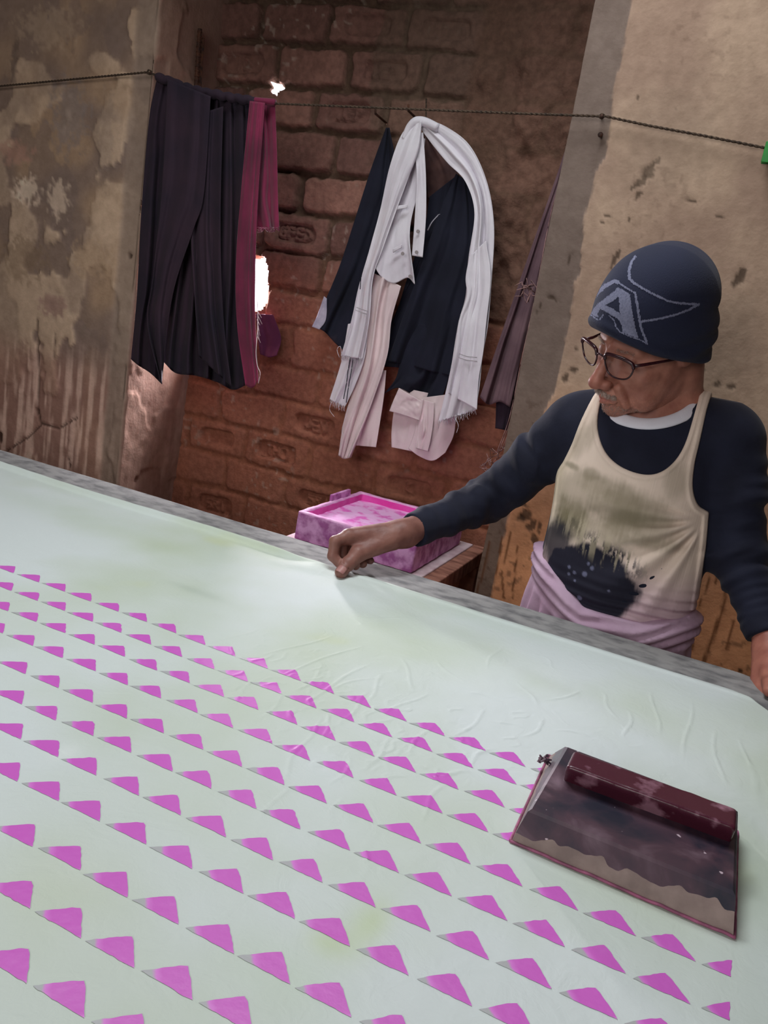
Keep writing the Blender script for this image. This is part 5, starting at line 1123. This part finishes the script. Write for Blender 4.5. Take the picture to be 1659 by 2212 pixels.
    hole = Z([(425, 775), (500, 740), (570, 685), (577, 790), (583, 868), (500, 810)])
    lines = [(Z([(272, 770), (285, 720), (340, 650), (430, 570), (520, 525), (560, 535)]), 4.2), (Z([(560, 535), (640, 590), (742, 650)]), 1.8), (Z([(742, 650), (762, 760), (782, 900), (800, 1000), (830, 1080), (865, 1178)]), 2.6),
             (Z([(262, 868), (350, 936), (372, 925), (402, 880)]), 1.1), (Z([(470, 890), (520, 940), (540, 1010), (580, 1058), (700, 1112), (790, 1142), (868, 1178)]), 1.1),
             (Z([(742, 262), (700, 330), (677, 420), (682, 500), (730, 545)]), 2.9), (Z([(730, 545), (840, 612), (960, 672), (1080, 730), (1200, 757), (1415, 770)]), 2.3), (Z([(1415, 770), (1300, 828), (1200, 868), (1080, 902), (940, 930), (800, 950)]), 2.2)]
    def on_hat(px, py):
        d_ = ray(px, py); d_ = d_ / np.linalg.norm(d_); r_ = bvh.ray_cast(Vector(CAM), Vector(d_), 5); return None if r_[0] is None else np.array(r_[0]) - d_ * .0007
    st = 1.1; xs = np.arange(1268, 1516, st); ys = np.arange(545, 748, st); X_, Y_ = np.meshgrid(xs, ys, indexing='ij')
    jag = 1.3 * (noise(X_ * .9, Y_ * .25, 0, 3) - .5) * 2
    msk = (pip_dist(X_, Y_, fill) + jag < 0) & (pip_dist(X_, Y_, hole) - jag > 0); mk2 = np.zeros_like(msk)
    for pl, wd in lines:
        dd = np.full(X_.shape, 99.)
        for i in range(len(pl) - 1):
            a, b_ = pl[i], pl[i + 1]; e = b_ - a; t_ = np.clip(((X_ - a[0]) * e[0] + (Y_ - a[1]) * e[1]) / (e @ e), 0, 1); dd = np.minimum(dd, np.hypot(X_ - a[0] - t_ * e[0], Y_ - a[1] - t_ * e[1]))
        mk2 |= dd + jag < wd
    for name, mk in (('letter_emblem', msk), ('knitted_line', mk2 & ~msk)):
        idx = {}; VV = []; FF = []
        def vid(i, j):
            if (i, j) not in idx:
                h_ = on_hat(xs[0] + (i - .5) * st, ys[0] + (j - .5) * st); idx[(i, j)] = None if h_ is None else len(VV)
                if h_ is not None: VV.append(h_)
            return idx[(i, j)]
        for i, j in np.argwhere(mk):
            f_ = [vid(i, j), vid(i, j + 1), vid(i + 1, j + 1), vid(i + 1, j)]
            if None not in f_: FF.append(f_)
        o = mesh(name, VV, FF, m_gr, hat, smooth=True); o['label'] = 'grey knitted letter A' if name == 'letter_emblem' else 'grey knitted outline and wing line'
        if name == 'knitted_line': o['kind'] = 'stuff'
    # ---- glasses
    m_fr = MAT('dark_red_acetate', rgb(58, 20, 28), rgb(40, 14, 20), 40, .25, spec=.6); gl = thing('glasses', tuple(hw(0, 0, .1)), 'dark red framed glasses low on the nose of the man', 'glasses')
    gl.location = tuple(hw(0, 0, .1))
    mg, nt, PB, N, L = nodemat('clear_lens'); out = N['Material Output']; tr = N.new('ShaderNodeBsdfTransparent'); gs = N.new('ShaderNodeBsdfGlossy'); gs.inputs['Roughness'].default_value = .05; fr_ = N.new('ShaderNodeFresnel'); fr_.inputs[0].default_value = 1.18; mx = N.new('ShaderNodeMixShader')
    mx.inputs[0].default_value = .07; L.new(tr.outputs[0], mx.inputs[1]); L.new(gs.outputs[0], mx.inputs[2]); L.new(mx.outputs[0], out.inputs[0])
    GY, GZ, tilt = -.006, .108, .12
    def gp(x, y): x = x * 1.12; y = y * 1.12; return hw(x, GY + y, GZ - .18 * abs(x) ** 1.0 * (abs(x) / .06) - tilt * (-y) * 1.0)
    for s in (-1, 1):
        sh = [(.0095, .008), (.014, .0155), (.030, .0175), (.048, .0165), (.0585, .011), (.0565, -.003), (.048, -.0135), (.032, -.0175), (.018, -.0145), (.011, -.004)]
        P2 = catmull(np.array([gp(s * a, b_) for a, b_ in sh]), 60, closed=True); P3 = np.vstack([P2, P2[:1]])
        rad = np.array([.0011] * 61); yy = np.array([hl(q.astype(np.float32))[1] for q in P3]); rad = np.where(yy > GY + .006, .0032, .0016)
        MB().tube(P3, rad, 8, cap=False, upv=HA[2]).build('rim', m_fr, gl, smooth=True)
        c = P2.mean(0); mesh('lens', np.vstack([P2, [c]]), [(i, (i + 1) % 60, 60) for i in range(60)], mg, gl)
        MB().tube([gp(s * .0585, .010), hw(s * .068, GY + .010, .072), hw(s * .080, GY + .012, .02), hw(s * .084, GY + .004, -.02)], [.0030, .0028, .0020, .0018], 8, flat=.6).build('temple', m_fr, gl, smooth=True)
    MB().tube(catmull(np.array([gp(-.0095, .008), hw(0, GY + .012, GZ + .003), gp(.0095, .008)]), 12), .0017, 8).build('bridge', m_fr, gl, smooth=True)
    # moustache and eyebrows of short grey hairs
    m_hair = MAT('grey_hair', rgb(196, 176, 166), rgb(150, 126, 116), 200, .7); rs = np.random.RandomState(5)
    hb = BVHTree.FromPolygons([Vector(v) for v in Vh], [tuple(map(int, q)) for q in Qh])
    def hairs(name, n, region, dirv, ln, r_):
        m_ = MB()
        for i in range(n):
            a, b_ = region(rs); o = hw(a, b_, .16); h_ = hb.ray_cast(Vector(o), Vector(-HA[2]), .2)
            if h_[0] is None: continue
            p0 = np.array(h_[0]); dd = dirv(a, rs) @ HA; l = ln * rs.uniform(.6, 1.2); m_.tube([p0 - HA[2] * .0005, p0 + dd * l * .5 + HA[2] * .0012, p0 + dd * l + HA[2] * .0008], [r_, r_ * .8, r_ * .3], 4, upv=(.3, .9, .1))
        o = m_.build(name, m_hair, P_, smooth=True); o['kind'] = 'stuff'; return o
    hairs('moustache', 420, lambda r: ((lambda a: (a, -.0655 - .10 * abs(a) + r.uniform(-.0035, .0035)))(r.uniform(-.027, .027))), lambda a, r: np.array([np.sign(a) * .35 + r.uniform(-.2, .2), -.9, .25]), .0060, .00032)
    hairs('eyebrows', 160, lambda r: ((lambda a: (a * r.choice([-1, 1]), .014 + .0 * a + r.uniform(-.003, .003)))(r.uniform(.014, .044))), lambda a, r: np.array([np.sign(a) * .8, .25 + r.uniform(-.3, .3), .3]), .0065, .00030)
    hairs('stubble', 700, lambda r: (r.uniform(-.045, .050), r.uniform(-.112, -.088)), lambda a, r: np.array([r.uniform(-.3, .3), -.8, .4]), .0022, .00022)
    # side hair below the hat, thumb nail
    ax1 = (PH(752, 1218, 1.343) - PH(737, 1236, 1.320)); ax1 /= np.linalg.norm(ax1); nv = -(CW) * .80 + np.array([0, 0, 1]) * .6; nv -= ax1 * (nv @ ax1); nv /= np.linalg.norm(nv); ax2 = np.cross(ax1, nv)
    tc = PH(737, 1236, 1.320) - ax1 * .003; u, v = np.meshgrid(np.linspace(-1, 1, 13), np.linspace(-1, 1, 13), indexing='ij'); k = 1 / np.maximum(1, (abs(u) ** 4 + abs(v) ** 4) ** .25)
    u, v = u * k, v * k; rr = .0122; Vn = tc + nv[None, None] * (np.sqrt(np.maximum(rr ** 2 - (v * .0082) ** 2, 0)) - .0002)[..., None] + ax1 * (u * .0085 + .000)[..., None] + ax2 * (v * .0082)[..., None]
    mesh('thumb_nail', Vn.reshape(-1, 3), grid_faces(13, 13), MAT('finger_nail', rgb(176, 130, 124), rgb(160, 112, 108), 60, .35), P_, solid=.0008)
man()
